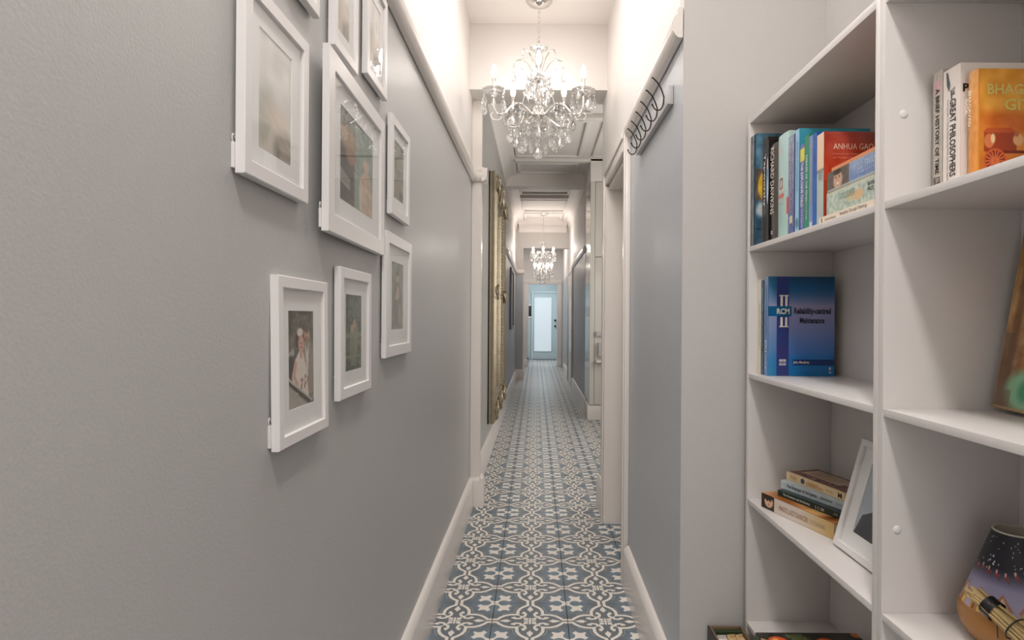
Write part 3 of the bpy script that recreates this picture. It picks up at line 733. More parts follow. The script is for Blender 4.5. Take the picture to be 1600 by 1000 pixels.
spine_text(b, 'THE EXPLOSIVE CHILD', t_ * .55, .105, .098, .0115, (240, 240, 244), .015); spine_text(b, 'Ross W. Greene PhD', t_ * .5, .030, .04, .006, (226, 226, 236))
M_, w_, h_, t_ = std(.585, 1.3125, 1.3340, 1.552, .13)
c = Cv(12, 30, (18, 142, 104))
b = book(M_, w_, h_, t_, (16, 136, 98), 'bright green book with a white title on its spine', GA, c)
spine_text(b, 'DISEASES OF THE MIND', t_ * .5, .115, .10, .008, (220, 240, 228), .01); spine_text(b, 'ESSAYS IN RECOVERY', t_ * .5, .045, .045, .006, (200, 228, 212))
M_, w_, h_, t_ = std(.585, 1.2755, 1.3120, 1.545, .13)
c = Cv(30, 70, (22, 92, 176)); c.rect(0, .48, 0, 1, (124, 152, 196)); c.rect(.1, .42, .02, .08, (206, 206, 210)); c.noise(10, 5, 6)
b = book(M_, w_, h_, t_, (18, 84, 168), 'royal blue book with a paler left half, beside the green one', GA, c)
spine_text(b, 'THE ATTENTION REVOLUTION', t_ * .75, .125, .13, .009, (196, 180, 120))
M_, w_, h_, t_ = std(.585, 1.2445, 1.2750, 1.536, .14)
c = Cv(26, 110, (236, 204, 176)); c.grad((178, 190, 184), (190, 202, 196), 0, .6); c.mixm((c.v > .61) * 1., (238, 208, 180)); c.rect(0, 1, .58, .62, (120, 112, 106), .6); c.rect(.2, .9, .48, .58, (150, 160, 160), .5)
cf = Cv(90, 110, (206, 66, 40)); cf.grad((214, 66, 30), (176, 74, 62), .35, 1); cf.rect(0, .3, 0, .48, (170, 60, 34)); cf.noise(14, 8, 4); cf.ell(.9, .95, .4, .12, (120, 96, 92), .9, al=.5)
b = book(M_, w_, h_, t_, (206, 76, 46), 'red-orange book facing forward with the author name in pale capitals', GA, c, cf, front_rgb=(200, 66, 40))
front_text(b, 'ANHUA GAO', .060, .162, .082, .012, (240, 214, 190), .004); front_text(b, 'A Story of Love, Tragedy, Imprisonment', .060, .1465, .084, .0034, (236, 176, 150)); front_text(b, 'and Triumph in Modern China', .052, .1385, .068, .0034, (236, 176, 150))
spine_text(b, 'DOI', t_ * .5, .105, .014, .014, (120, 130, 134))
# lying stack on the upper shelf, spines to the hall
GB = 'books lying flat at the near end of the upper shelf'
def lie(xs, yn, yf, zt, th, w=.13):       # local z -> +Y
    return (MX((xs, yn, zt), (1, 0, 0), (0, 0, -1)), w, yf - yn, th - .0004)
M_, w_, h_, t_ = lie(.573, 1.0195, 1.238, 1.3575, .0138, .15)
b = book(M_, w_, h_, t_, (238, 222, 202), 'thin cream book lying lowest in the upper-shelf stack', GB)
spine_text(b, 'Butterworth Heinemann', t_ * .55, .170, .045, .0052, (90, 80, 74)); spine_text(b, 'Reliability Through Tribology', t_ * .5, .085, .095, .0078, (60, 52, 48))
text(b, '5', .006, .008, MX((-.0006, t_ * .5, .206), (0, 0, -1), (0, -1, 0)), flat((30, 26, 24)), .02)
M_, w_, h_, t_ = lie(.577, 1.0195, 1.214, 1.4015, .0438, .14)
c = Cv(40, 150, (186, 200, 186)); c.noise(24, 4, 7); c.ell(.45, .40, .22, .10, (222, 186, 140), .5); c.ell(.5, .55, .2, .07, (204, 196, 150), .5); c.rect(.85, 1, 0, 1, (212, 206, 184), .7)
b = book(M_, w_, h_, t_, (196, 200, 184), 'worn pale green paperback lying second in the upper-shelf stack', GB, c)
text(b, 'BOOKER\nPRIZE', .030, .016, MX((-.0006, t_ * .40, .028), (0, 0, -1), (0, -1, 0)), flat((40, 36, 34)), .01)
spine_text(b, 'SOLDIER', t_ * .35, .115, .06, .013, (146, 166, 160))
M_, w_, h_, t_ = lie(.577, 1.0195, 1.212, 1.4415, .0398, .14)
c = Cv(44, 150, (116, 142, 190)); c.grad((112, 138, 190), (150, 168, 196), 0, 1, axis='u'); c.rect(0, 1, .56, 1, (104, 92, 84)); c.noise(12, 5, 9)
c.ell(.45, .78, .42, .09, (206, 166, 138), .25); c.ell(.86, .79, .14, .08, (60, 46, 40), .4); c.ell(.60, .745, .05, .013, (70, 48, 40), .5); c.ell(.60, .815, .05, .013, (70, 48, 40), .5); c.ell(.45, .78, .06, .008, (180, 130, 108), .6); c.ell(.30, .78, .05, .030, (236, 220, 210), .4); c.rect(0, .12, 0, 1, (188, 190, 176), .8)
b = book(M_, w_, h_, t_, (150, 150, 150), 'paperback with a smiling face on a blue spine, third in the upper-shelf stack', GB, c)
spine_text(b, 'WILD SWANS', t_ * .35, .050, .085, .013, (196, 206, 226)); spine_text(b, 'a true story', t_ * .68, .055, .07, .007, (180, 192, 216))
M_, w_, h_, t_ = lie(.582, 1.0195, 1.205, 1.4508, .0090, .12)
b = book(M_, w_, h_, t_, (222, 142, 92), 'thin orange booklet lying on top of the upper-shelf stack', GB)
# middle shelf
GC = 'books on the middle shelf of the far bookcase'; zb = SZ[2] + .0003
M_, w_, h_, t_ = std(.588, 1.5965, 1.6185, 1.256, .15)
c = Cv(16, 70, (226, 218, 200)); b = book(M_, w_, h_, t_, (222, 212, 192), 'thin cream book against the far side panel of the middle shelf', GC, c)
spine_text(b, 'Maintenance Planning', t_ * .4, .13, .11, .006, (90, 84, 78))
M_, w_, h_, t_ = std(.589, 1.5790, 1.5962, 1.253, .15)
c = Cv(16, 80, (26, 78, 96)); c.rect(0, 1, .25, .68, (20, 30, 40)); b = book(M_, w_, h_, t_, (22, 74, 92), 'dark teal book squeezed behind the big blue one on the middle shelf', GC, c)
spine_text(b, 'PREDICTIVE MAINTENANCE', t_ * .5, .15, .15, .006, (90, 170, 196))
M_, w_, h_, t_ = std(.590, 1.5520, 1.5785, 1.2605, .170)
c = Cv(26, 90, (96, 138, 186)); c.grad((84, 132, 186), (120, 142, 182), 0, 1)
cf = Cv(170, 250, (100, 120, 170))
v = cf.v; stops = [(0, (2, 106, 170)), (.16, (20, 108, 176)), (.24, (66, 112, 180)), (.48, (118, 130, 178)), (.70, (146, 142, 176)), (.80, (74, 108, 156)), (.90, (10, 84, 134)), (1, (4, 66, 104))]
for k in range(3): cf.a[..., k] = np.interp(v, [s[0] for s in stops], [s[1][k] for s in stops])
lg = np.clip((.28 - cf.u) / .28, 0, 1)[..., None] * .35; cf.a = cf.a * (1 - lg) + np.array((150, 190, 210)) * lg * 1.0
cf.rect(.125, .31, 0, 1, (44, 58, 120)); cf.rect(.125, .31, .16, .30, (52, 54, 116)); cf.rect(0, .35, .60, .70, (8, 92, 140)); cf.rect(.37, 1, .105, .165, (14, 52, 110)); cf.rect(.17, .27, .105, .165, (214, 206, 206)); cf.rect(.215, .222, .105, .165, (60, 70, 120)); cf.rect(.17, .27, .132, .137, (60, 70, 120))
b = book(M_, w_, h_, t_, (84, 130, 184), 'large blue maintenance manual standing cover forward on the middle shelf', GC, c, cf, front_rgb=(30, 96, 156))
spine_text(b, 'Reliability-centred Maintenance', t_ * .5, .165, .125, .010, (44, 66, 130), .01); spine_text(b, 'RCM II', t_ * .5, .075, .03, .011, (220, 226, 232)); spine_text(b, 'Moubray', t_ * .5, .035, .035, .009, (220, 226, 232))
IV = (234, 226, 214)
bm = bmesh.new()
for z0, z1, fl in ((.178, .205, 1), (.126, .150, -1)):
    for x in (.034, .046): add_box(bm, x - .0028, x + .0028, -.0012, -.0004, z0, z1)
    zz = z1 if fl > 0 else z0
    for x in (.034, .046): add_box(bm, x - .0055, x + .0055, -.0012, -.0004, zz - .0015, zz + .0015)
o = bm_obj('lettering', bm, flat(IV), b)
front_text(b, 'RCM', .038, .165, .032, .0145, IV, .03); front_text(b, 'Reliability-centred', .113, .1640, .094, .0205, (16, 20, 44), .035); front_text(b, 'Maintenance', .112, .1420, .063, .0150, (16, 20, 44), .035)
front_text(b, 'John Moubray', .085, .0343, .041, .0082, IV, .012); front_text(b, 'B', .1585, .0195, .005, .0065, IV, .02); front_text(b, 'H', .1585, .0095, .005, .0065, IV, .02); front_text(b, 'SECOND\nEDITION', .037, .0343, .014, .010, (90, 90, 120), .01)
# lower shelf stack
GD = 'books stacked on the lower shelf of the far bookcase'
def lie2(pl, pr, ztop, th, w):       # pl far-left spine end, pr near-right spine end (x, y)
    pl = Vector((*pl, 0)); pr = Vector((*pr, 0)); zax = (pl - pr); h = zax.length; zax.normalize()
    yax = Vector((0, 0, -1)); xax = yax.cross(zax)
    m = Matrix((xax, yax, zax)).transposed().to_4x4(); m.translation = (pr.x, pr.y, ztop)
    return m, w, h, th - .0004
z0 = SZ[1] + .0003
M_, w_, h_, t_ = lie2((.575, 1.548), (.646, 1.314), z0 + .036, .036, .135)
c = Cv(50, 200, (206, 190, 170)); c.grad((196, 160, 92), (214, 200, 186), 0, .45); c.rect(0, 1, .80, 1, (60, 44, 34)); c.ell(.55, .885, .40, .065, (222, 180, 150), .2); c.ell(.86, .90, .22, .07, (50, 34, 26), .4)
c.ell(.62, .862, .05, .012, (60, 40, 32), .5); c.ell(.62, .908, .05, .012, (60, 40, 32), .5); c.ell(.46, .885, .05, .007, (186, 130, 108), .6); c.ell(.34, .885, .04, .018, (176, 92, 80), .5); c.grad((150, 120, 60), (60, 44, 34), 0, 1, 0)
cf = Cv(40, 80, (96, 62, 38)); cf.grad((196, 128, 70), (60, 42, 30), 0, 1, axis='u'); cf.noise(60, 9, 3); cf.ell(.3, .3, .3, .12, (226, 178, 110), .7)
b = book(M_, w_, h_, t_, (70, 48, 34), 'thick tan paperback with a child face on its spine, lowest of its stack', GD, c, cf)
spine_text(b, "MAO'S LAST DANCER", t_ * .52, .128, .098, .0125, (150, 84, 52)); spine_text(b, 'LI CUNXIN', t_ * .52, .050, .045, .010, (150, 128, 104))
z0 += .036
M_, w_, h_, t_ = lie2((.606, 1.5225), (.672, 1.336), z0 + .0145, .0145, .108)
b = book(M_, w_, h_, t_, (16, 44, 40), 'slim dark green book second from the bottom of the lower stack', GD)
spine_text(b, 'The Common and the Enemy', t_ * .5, .135, .088, .0075, (220, 226, 214), .008); spine_text(b, 'S. C. Gill', t_ * .5, .062, .026, .0065, (226, 226, 214), .008); spine_text(b, '(OUP)', t_ * .5, .015, .012, .006, (200, 200, 180))
z0 += .0145
M_, w_, h_, t_ = lie2((.620, 1.538), (.689, 1.346), z0 + .0205, .0205, .097)
c = Cv(24, 60, (190, 200, 204)); c.noise(12, 4, 3)
b = book(M_, w_, h_, t_, (186, 196, 200), 'pale grey-blue paperback third from the bottom of the lower stack', GD, c)
spine_text(b, 'The language of the genes', t_ * .5, .135, .098, .0105, (30, 34, 40), .012); spine_text(b, 'steve jones', t_ * .5, .058, .036, .009, (40, 50, 60), .01); spine_text(b, 'flamingo', t_ * .5, .018, .022, .005, (70, 84, 96))
z0 += .0205
M_, w_, h_, t_ = lie2((.638, 1.548), (.690, 1.352), z0 + .0185, .0185, .094)
c = Cv(24, 120, (232, 208, 162)); c.ell(.5, .70, .35, .035, (70, 84, 110), .4); c.rect(0, 1, 0, .02, (200, 160, 100))
cf = Cv(90, 130, (112, 52, 44)); cf.noise(90, 2, 4); cf.noise(50, 5, 14); cf.rect(.34, .92, .30, .93, (196, 168, 136)); cf.rect(.36, .90, .32, .91, (184, 158, 130)); 
for k in range(9): cf.rect(.42, .84, .38 + k * .055, .40 + k * .055, (120, 84, 70), .6)
cf.rect(0, .06, 0, 1, (226, 204, 160))
b = book(M_, w_, h_, t_, (228, 204, 158), 'cream book with an ornate red patterned cover on top of the lower stack', GD, c, cf)
spine_text(b, 'THE BOOK', t_ * .5, .176, .028, .009, (190, 130, 70)); spine_text(b, 'THE MUGHAL', t_ * .35, .106, .04, .0062, (190, 124, 64)); spine_text(b, 'EMPERORS', t_ * .66, .100, .058, .0075, (180, 100, 50)); spine_text(b, 'M', t_ * .5, .018, .012, .012, (60, 44, 30), .02); spine_text(b, 'Eraly', t_ * .5, .05, .022, .005, (150, 110, 70))
# portrait frame leaning on lower shelf: faces the hall
cv = Cv(70, 90, (176, 186, 196)); cv.ell(.5, .62, .17, .2, (206, 164, 142), .12); cv.ell(.5, .78, .18, .10, (58, 48, 44), .2); cv.poly([(0, 0), (.08, .28), (.36, .44), (.5, .3), (.64, .44), (.92, .28), (1, 0)], (66, 66, 74)); cv.poly([(.38, .44), (.5, .28), (.62, .44), (.54, .05), (.46, .05)], (228, 228, 230)); cv.poly([(.47, .38), (.53, .38), (.55, .06), (.45, .06)], (90, 92, 104))
cv.ell(.43, .64, .02, .012, (60, 40, 34), .5); cv.ell(.57, .64, .02, .012, (60, 40, 34), .5); cv.ell(.5, .52, .06, .014, (170, 96, 86), .5); cv.ell(.5, .58, .02, .02, (186, 140, 120), .6)
la = math.radians(15.6)
fm = MX((.641, 1.288, SZ[1] + .0012), (0, -1, 0), (math.sin(la), 0, math.cos(la)))
pf = picture_frame(fm, .262, .231, .014, .013, .034, cv, 'white portrait frame leaning back beside the lower stack of books', None, strip=False, matv=.030)
if 'group' in pf: del pf['group']
bm = bmesh.new(); add_prism(bm, [(.10, .20), (.16, .20), (.17, .02), (.09, .02)], -.0, -.0015, lambda p, q, t: (p, q, t)); bm_obj('easel_back', bm, M_board, pf)
# cookbook lying on the bottom shelf
cf = Cv(110, 90, (30, 26, 18)); cf.noise(40, 3, 55)
for i in range(16): cf.ell(random.random(), random.random(), .07, .05, random.choice([(206, 70, 30), (226, 120, 40), (196, 148, 90), (70, 84, 34), (180, 40, 30)]), .3, rot=random.random() * 3)
for i in range(5): cf.ell(.10 + .03 * i, .80 - .05 * i, .03, .16, (204, 158, 100), .3, rot=.9)
for x_, y_ in ((.16, .86), (.36, .78), (.62, .84)): cf.ell(x_, y_, .09, .07, (220, 88, 34), .25); cf.ell(x_ - .02, y_ + .02, .03, .02, (244, 170, 90), .6)
for i in range(9): cf.poly([(.26 + .02 * i, .97), (.27 + .02 * i, .97), (.46 + .02 * i, .6), (.44 + .02 * i, .6)], (96, 110, 52))
c = Cv(14, 40, (52, 78, 48))
M_ = MX((.530, 1.205, SZ[0] + .048), (1, 0, 0), (0, 0, -1))
book(M_, .245, .262, .0475, (44, 66, 42), 'large dark cookbook with vegetables on its cover, lying on the lowest shelf', None, c, cf, True, True, front_rgb=(30, 28, 20))
# crate of packets against the bookcase front
cr = empty('wooden_crate', (.518, 1.5, 0), 'dark-edged wooden crate on the floor between cream wall and bookcase', 'crate'); bpy.context.view_layer.update()
M_cr = paint('crate_wood', (122, 98, 74), .6, bump=.5, bscale=50, var=.2)
X0, X1, Y0, Y1, ZC = .474, .5625, 1.30, 1.655, .316
for k in range(3):
    z_ = .02 + k * .105; zz = min(z_ + .09, ZC)
    child_box('slat', cr, X0, X0 + .006, Y0, Y1, z_, zz if k < 2 else ZC, M_cr, .001); child_box('slat', cr, X1 - .006, X1, Y0, Y1, z_, zz if k < 2 else ZC, M_cr, .001)
    child_box('slat', cr, X0 + .0065, X1 - .0065, Y1 - .006, Y1, z_, zz if k < 2 else ZC, M_cr, .001); child_box('slat', cr, X0 + .0065, X1 - .0065, Y0, Y0 + .006, z_, zz if k < 2 else ZC, M_cr, .001)
child_box('base', cr, X0, X1, Y0, Y1, .0, .018, M_cr)
child_box('edge_strip', cr, X0 - .004, X0 - .0003, Y0, Y1, .02, ZC + .001, M_black)
def packet(x0, x1, y0, y1, zt, mat, label, nm='packet', cat='packet', txt=None):
    o = empty(nm, ((x0 + x1) / 2, (y0 + y1) / 2, .019), label, cat); bpy.context.view_layer.update()
    bm = bmesh.new(); add_box(bm, x0, x1, y0, y1, .019, zt, bev=.004, seg=3)
    for v_ in bm.verts:
        v_.co.z += .002 * math.sin(v_.co.x * 210 + v_.co.y * 120)
    child_bm('body', o, bm, mat, True)
    child_box('top_seal', o, x0 + .004, x1 - .004, (y0 + y1) / 2 - .001, (y0 + y1) / 2 + .001, zt - .004, zt + .008, mat)
    if txt: text(o, txt, (x1 - x0) * .9, .012, MX((0, y0 - (y0 + y1) / 2 - .0006, zt - .032), (1, 0, 0), (0, 0, 1)), flat((60, 50, 44)))
packet(.4815, .512, 1.602, 1.628, .303, flat((216, 210, 204)), 'white labelled packet in the crate, left of the tan packets', txt='R')
packet(.513, .536, 1.600, 1.628, .306, M_kraft, 'tan speckled packet in the middle of the crate')
packet(.5365, .5555, 1.600, 1.628, .3065, M_kraft, 'tan speckled packet in the crate touching the bookcase')
bb = box('book', .482, .555, 1.632, 1.647, .019, .311, flat((44, 62, 34))); tag(bb, 'dark green book standing behind the packets in the crate', 'book')
# ------------------------------------------------------------------ near bookcase: upper shelf
zb = SZ[3] + .0003; GE = 'books on the upper shelf of the near bookcase'
M_, w_, h_, t_ = std(.630, .9475, .9716, 1.543, .128)
c = Cv(30, 110, (196, 188, 176)); c.rect(0, .15, 0, 1, (150, 138, 126), .5); c.rect(.1, .9, .83, .93, (214, 176, 176)); c.noise(10, 3, 3)
b = book(M_, w_, h_, t_, (190, 180, 168), 'beige science paperback whose black title runs down its spine', GE, c)
spine_text(b, 'A BRIEF HISTORY OF TIME', t_ * .5, .105, .135, .0095, (24, 22, 22), .02); spine_text(b, 'STEPHEN', t_ * .36, .018, .03, .0075, (24, 22, 22), .02); spine_text(b, 'HAWKING', t_ * .72, .018, .03, .0065, (24, 22, 22), .02)
M_, w_, h_, t_ = std(.630, .9075, .9462, 1.536, .128)
c = Cv(30, 60, (238, 228, 220))
b = book(M_, w_, h_, t_, (236, 226, 218), 'white philosophy paperback with a small quill drawn at the top of its spine', GE, c)
spine_text(b, 'THE', t_ * .40, .155, .012, .007, (60, 40, 36), .01); spine_text(b, 'GREAT PHILOSOPHERS', t_ * .42, .085, .118, .0135, (50, 44, 44), .02); spine_text(b, 'From Socrates to Turing  Edited by Ray Monk and Frederic Raphael', t_ * .72, .083, .125, .0055, (120, 104, 100))
bm = bmesh.new(); add_prism(bm, [(.004, 0), (.0, .010), (.006, .030), (.010, .030), (.011, .010)], 0, .0004, lambda p, q, t: (-.0008 - t, .0265 - p * .6 + q * .25, .158 + q))
add_prism(bm, [(.004, 0), (.006, 0), (.002, -.014), (.0, -.014)], 0, .0004, lambda p, q, t: (-.0008 - t, .0245 - p + q * .35, .158 + q)); bm_obj('quill_emblem', bm, flat((70, 92, 94)), b)
front_text(b, 'P', .0075, .155, .009, .012, (20, 18, 18), .03)
M_, w_, h_, t_ = std(.632, .877, .8975, 1.5145, .112)
c = Cv(30, 110, (224, 154, 84)); c.grad((222, 140, 60), (228, 166, 100), 0, 1); c.noise(12, 5, 4)
cf = Cv(130, 190, (218, 140, 40)); cf.grad((214, 130, 44), (226, 158, 56), 0, 1); cf.ell(.45, .55, .6, .10, (204, 100, 28), .9, al=.8); cf.ell(.6, .72, .5, .08, (232, 168, 64), .9, al=.7); cf.noise(16, 12, 3); cf.rect(0, 1, 0, .08, (226, 156, 50)); cf.ell(.5, .20, .7, .10, (196, 104, 34), .8, al=.7)
cf.rect(.06, .50, .30, .46, (156, 62, 30)); cf.poly([(.04, .46), (.10, .50), (.42, .50), (.52, .46)], (190, 84, 40)); cf.ell(.13, .39, .07, .06, (214, 120, 70), .2); cf.poly([(.22, .58), (.40, .50), (.52, .50), (.44, .58), (.40, .60)], (206, 108, 44), .7); cf.ell(.52, .40, .07, .05, (232, 176, 120), .3); cf.ell(.50, .45, .03, .025, (190, 110, 70), .3); cf.ell(.18, .41, .03, .04, (236, 200, 150), .4); cf.rect(.10, .60, .285, .31, (120, 40, 24))
cf.ell(.21, .22, .155, .105, (206, 92, 44), .1); cf.ell(.21, .22, .13, .088, (130, 42, 26), .1)
for k in range(8):
    a = k * PI / 8; dx, dy = math.cos(a) * .13, math.sin(a) * .088; nx_, ny_ = -math.sin(a) * .008, math.cos(a) * .006
    cf.poly([(.21 - dx - nx_, .22 - dy - ny_), (.21 + dx - nx_, .22 + dy - ny_), (.21 + dx + nx_, .22 + dy + ny_), (.21 - dx + nx_, .22 - dy + ny_)], (214, 110, 60))
cf.ell(.21, .22, .03, .02, (200, 100, 50), .2)
for x_ in (.70, .84, .97): cf.ell(x_, .28, .09, .05, (238, 200, 150), .3); cf.ell(x_ - .08, .22, .02, .06, (238, 200, 150), .3); cf.ell(x_ + .05, .22, .02, .06, (232, 190, 140), .3)
b = book(M_, w_, h_, t_, (222, 148, 70), 'orange scripture paperback facing forward with a chariot on its cover', GE, c, cf, True, front_rgb=(220, 144, 60))
front_text(b, 'BHAGAVAD', .068, .141, .106, .0155, (216, 196, 108), .02); front_text(b, 'GITA', .068, .119, .056, .0165, (216, 196, 108), .02)
spine_text(b, 'BHAGAVAD', t_ * .38, .115, .052, .0062, (248, 232, 204), .01, off=.0048); spine_text(b, 'GITA', t_ * .70, .120, .022, .0055, (248, 232, 204), .01, off=.0048)
# leaning glazed panel on the middle shelf
cv = Cv(110, 150, (150, 110, 60)); cv.grad((118, 88, 62), (184, 140, 84), 0, .6); cv.noise(26, 9, 61); cv.noise(10, 3, 62)
for x_ in (.12, .3, .55, .8): cv.ell(x_, .45, .05, .5, random.choice([(206, 150, 84), (96, 58, 40), (190, 120, 60)]), .8, al=.55)
cv.rect(0, .14, 0, .42, (104, 76, 62), .55); cv.ell(.34, .10, .22, .11, (134, 184, 146), .5); cv.ell(.36, .10, .08, .06, (72, 146, 108), .8); cv.ell(.75, .08, .3, .10, (186, 206, 160), .4); cv.rect(0, .2, 0, .10, (120, 100, 84), .6)
la = math.radians(9.5)
gm = MX((.726, .972, SZ[2] + .0068), (-.10, -1, 0), (math.sin(la), -.10 * math.sin(la), math.cos(la)))
gp = empty('glazed_plaque', gm, 'tall brown and gold glazed ceramic plaque with green foot, leaning at right edge', 'ceramic plaque')
bm = bmesh.new(); add_box(bm, 0, .19, 0, .285, -.012, 0, bev=.004, seg=3); bm_obj('body', bm, paint('glaze_edge', (178, 150, 106), .2, bump=.6, bscale=60, var=.3), gp, True)
print_obj('painted_face', cv, .180, .275, gp, Matrix.Translation((.005, .005, .0004)), M_glaze)
# lantern lamp with winter print and wooden base
LC = Vector((.712, .900, SZ[1] + .0003))
lt = empty('table_lantern', LC, 'cone lantern printed with snowy night village, on a round wooden base', 'lantern')
bm = bmesh.new(); add_lathe(bm, [(0, 0), (.050, 0), (.060, .006), (.069, .020), (.0725, .034), (.0715, .048), (.066, .054), (.060, .050), (0, .048)], 40); bm_obj('base', bm, M_wood, lt, True)
cv = Cv(420, 110, (20, 22, 36)); cv.grad((196, 186, 206), (150, 146, 178), 0, .38); t = np.clip((cv.v - .38) / .22, 0, 1)[..., None]; cv.a = cv.a * (1 - t) + np.array((20, 20, 32)) * t
for i in range(150):
    cv.ell(random.random(), random.uniform(.55, .97), .0016 * random.choice([1, 1, 2]), .006 * random.choice([1, 1, 2]), (235, 235, 245), .6)
for k in range(12):
    x_ = .02 + k * .083; cv.rect(x_, x_ + .055, 0, .16, (206, 158, 90)); cv.poly([(x_ - .008, .15), (x_ + .0275, .33), (x_ + .063, .15)], (176, 120, 104)); cv.poly([(x_ + .004, .15), (x_ + .0275, .28), (x_ + .051, .15)], (226, 196, 160))
    cv.rect(x_ + .010, x_ + .022, .03, .11, (150, 92, 60)); cv.rect(x_ + .032, x_ + .045, .03, .11, (244, 206, 120)); cv.rect(x_ + .026, x_ + .029, 0, .16, (130, 84, 60))
for k in range(26):
    x_ = .01 + k * .038; y_ = .54 - .012 * (k % 4); cv.ell(x_, y_, .009, .022, (142, 54, 52), .3); cv.ell(x_ - .006, y_ + .04, .004, .025, (216, 160, 150), .4); cv.poly([(x_, y_), (x_ + .016, y_ - .05), (x_ + .013, y_ - .055), (x_ - .003, y_ - .01)], (110, 46, 46))
def cone(c_):
    a = -c_[:, 0] * 2 * PI + PI * .55; hh = c_[:, 1]; r = .0690 * (1 - hh) + .0295 * hh
    return np.stack([r * np.cos(-a), r * np.sin(-a), hh * .116], -1)
o = print_obj('shade', cv, 1, 1, lt, Matrix.Translation((0, 0, .0485)), M_print, cone)
bm = bmesh.new(); add_lathe(bm, [(.0296, .1640), (.0296, .1665), (.0270, .1665), (.0270, .164), (.066, .052), (.0685, .049)], 40); bm_obj('shade_rim', bm, flat((196, 188, 176)), lt, True)
# twig bundle
tb = empty('twig_bundle', Vector((.656, .80, SZ[1])), 'bundle of dry twigs tied with black cord, leaning on the lantern', 'twig bundle'); bpy.context.view_layer.update()
A = Vector((.634, .872, .757)); B = Vector((.676, .716, .694)); ax = (B - A).normalized()
e1 = ax.cross(Vector((0, 0, 1))).normalized(); e2 = ax.cross(e1)
def bp(t, a, r): return A + (B - A) * t + e1 * (math.cos(a) * r) + e2 * (math.sin(a) * r)
for i in range(34):
    a = random.uniform(0, 2 * PI); r0 = math.sqrt(random.random()) * .0125; pts = []
    t0 = random.uniform(-.06, .05)
    for t in (t0, .13, .30, .5, .75, 1.0):
        fl = 1.0 + .9 * max(0, t - .14); rr = r0 * fl
        pts.append(bp(t, a + random.uniform(-.12, .12), rr) + Vector((random.uniform(-1, 1), random.uniform(-1, 1), random.uniform(-1, 1))) * .0007)
    bm = bmesh.new(); add_tube(bm, pts, random.uniform(.0016, .0024), 6); child_bm('twig', tb, bm, M_twig, True)
bm = bmesh.new(); add_tube(bm, [bp(.09, 0, 0), bp(.13, 0, 0), bp(.18, 0, 0)], [.0142, .0140, .0147], 20, caps=False); child_bm('cord_band', tb, bm, M_black, True)
bm = bmesh.new(); add_tube(bm, [bp(.34, k * PI / 10, .0168) for k in range(20)], .0010, 6, closed=True); child_bm('cord', tb, bm, M_black, True)
q = bp(.17, 2.2, .0150); bm = bmesh.new(); add_tube(bm, [q, q + Vector((-.002, -.002, -.012)), q + Vector((-.001, -.002, -.028))], .0008, 5); child_bm('cord_end', tb, bm, M_black, True)
# ------------------------------------------------------------------ COAT HOOK RAIL
hr = empty('coat_hook_rail', (XR, 2.085, 1.815), 'long white coat rack board with six black double hooks on the right wall', 'coat rack'); bpy.context.view_layer.update()
child_box('backboard', hr, .382, XR - .0005, 1.80, 2.372, 1.787, 1.843, M_board, .002)
for y in (1.848, 1.950, 2.053, 2.155, 2.257, 2.346):
    bm = bmesh.new()
    up = smooth_path([(.381, y, 1.822), (.377, y, 1.838), (.366, y, 1.862), (.352, y, 1.878), (.344, y, 1.884)], 5)
    lo = smooth_path([(.381, y, 1.822), (.379, y, 1.803), (.373, y, 1.789), (.362, y, 1.784), (.352, y, 1.790), (.345, y, 1.803)], 5)
    add_tube(bm, up, [.0022 + .0006 * (1 if i > len(up) - 3 else 0) for i in range(len(up))], 8); add_tube(bm, lo, [.0022 + .0006 * (1 if i > len(lo) - 3 else 0) for i in range(len(lo))], 8)
    add_lathe(bm, [(0, 0), (.006, 0), (.006, .002), (0, .003)], 12)
    for v_ in bm.verts:
        if abs(v_.co.x) < .01 and abs(v_.co.z) < .01: v_.co = Vector((.3819 - v_.co.z, y + v_.co.x, 1.822 + v_.co.y))
    child_bm('hook', hr, bm, M_dark, True)
# ------------------------------------------------------------------ GOLD MIRROR on the left wall of the second bay
mr = empty('wall_mirror', (XL, 5.7, .276), 'tall antique gold mirror with carved frame on the left wall beyond the arch', 'mirror'); bpy.context.view_layer.update()
my0, my1, mz0, mz1 = 5.0, 6.40, .276, 2.36
child_box('backing_board', mr, XL + .0005, XL + .012, my0, my1, mz0, mz1, M_black)
bm = bmesh.new()
prof = [(0, .012), (0, .020), (.005, .024), (.005, .029), (0, .033), (-.004, .040), (0, .050), (.012, .062), (.022, .058), (.034, .072), (.060, .066), (.085, .050), (.110, .055), (.125, .045), (.150, .030), (.165, .034), (.18, .018), (.18, .012)]
rings = []
for ins, dx in prof:
    rings.append([bm.verts.new((XL + dx, yy, zz)) for yy, zz in ((my0 + ins, mz0 + ins), (my1 - ins, mz0 + ins), (my1 - ins, mz1 - ins), (my0 + ins, mz1 - ins))])
for a_, b_ in zip(rings, rings[1:] + rings[:1]):
    for i in range(4): j = (i + 1) % 4; bm.faces.new((a_[i], a_[j], b_[j], b_[i]))
child_bm('frame', mr, bm, M_gold, False)
child_box('mirror_glass', mr, XL + .012, XL + .016, my0 + .175, my1 - .175, mz0 + .175, mz1 - .175, M_mirror)
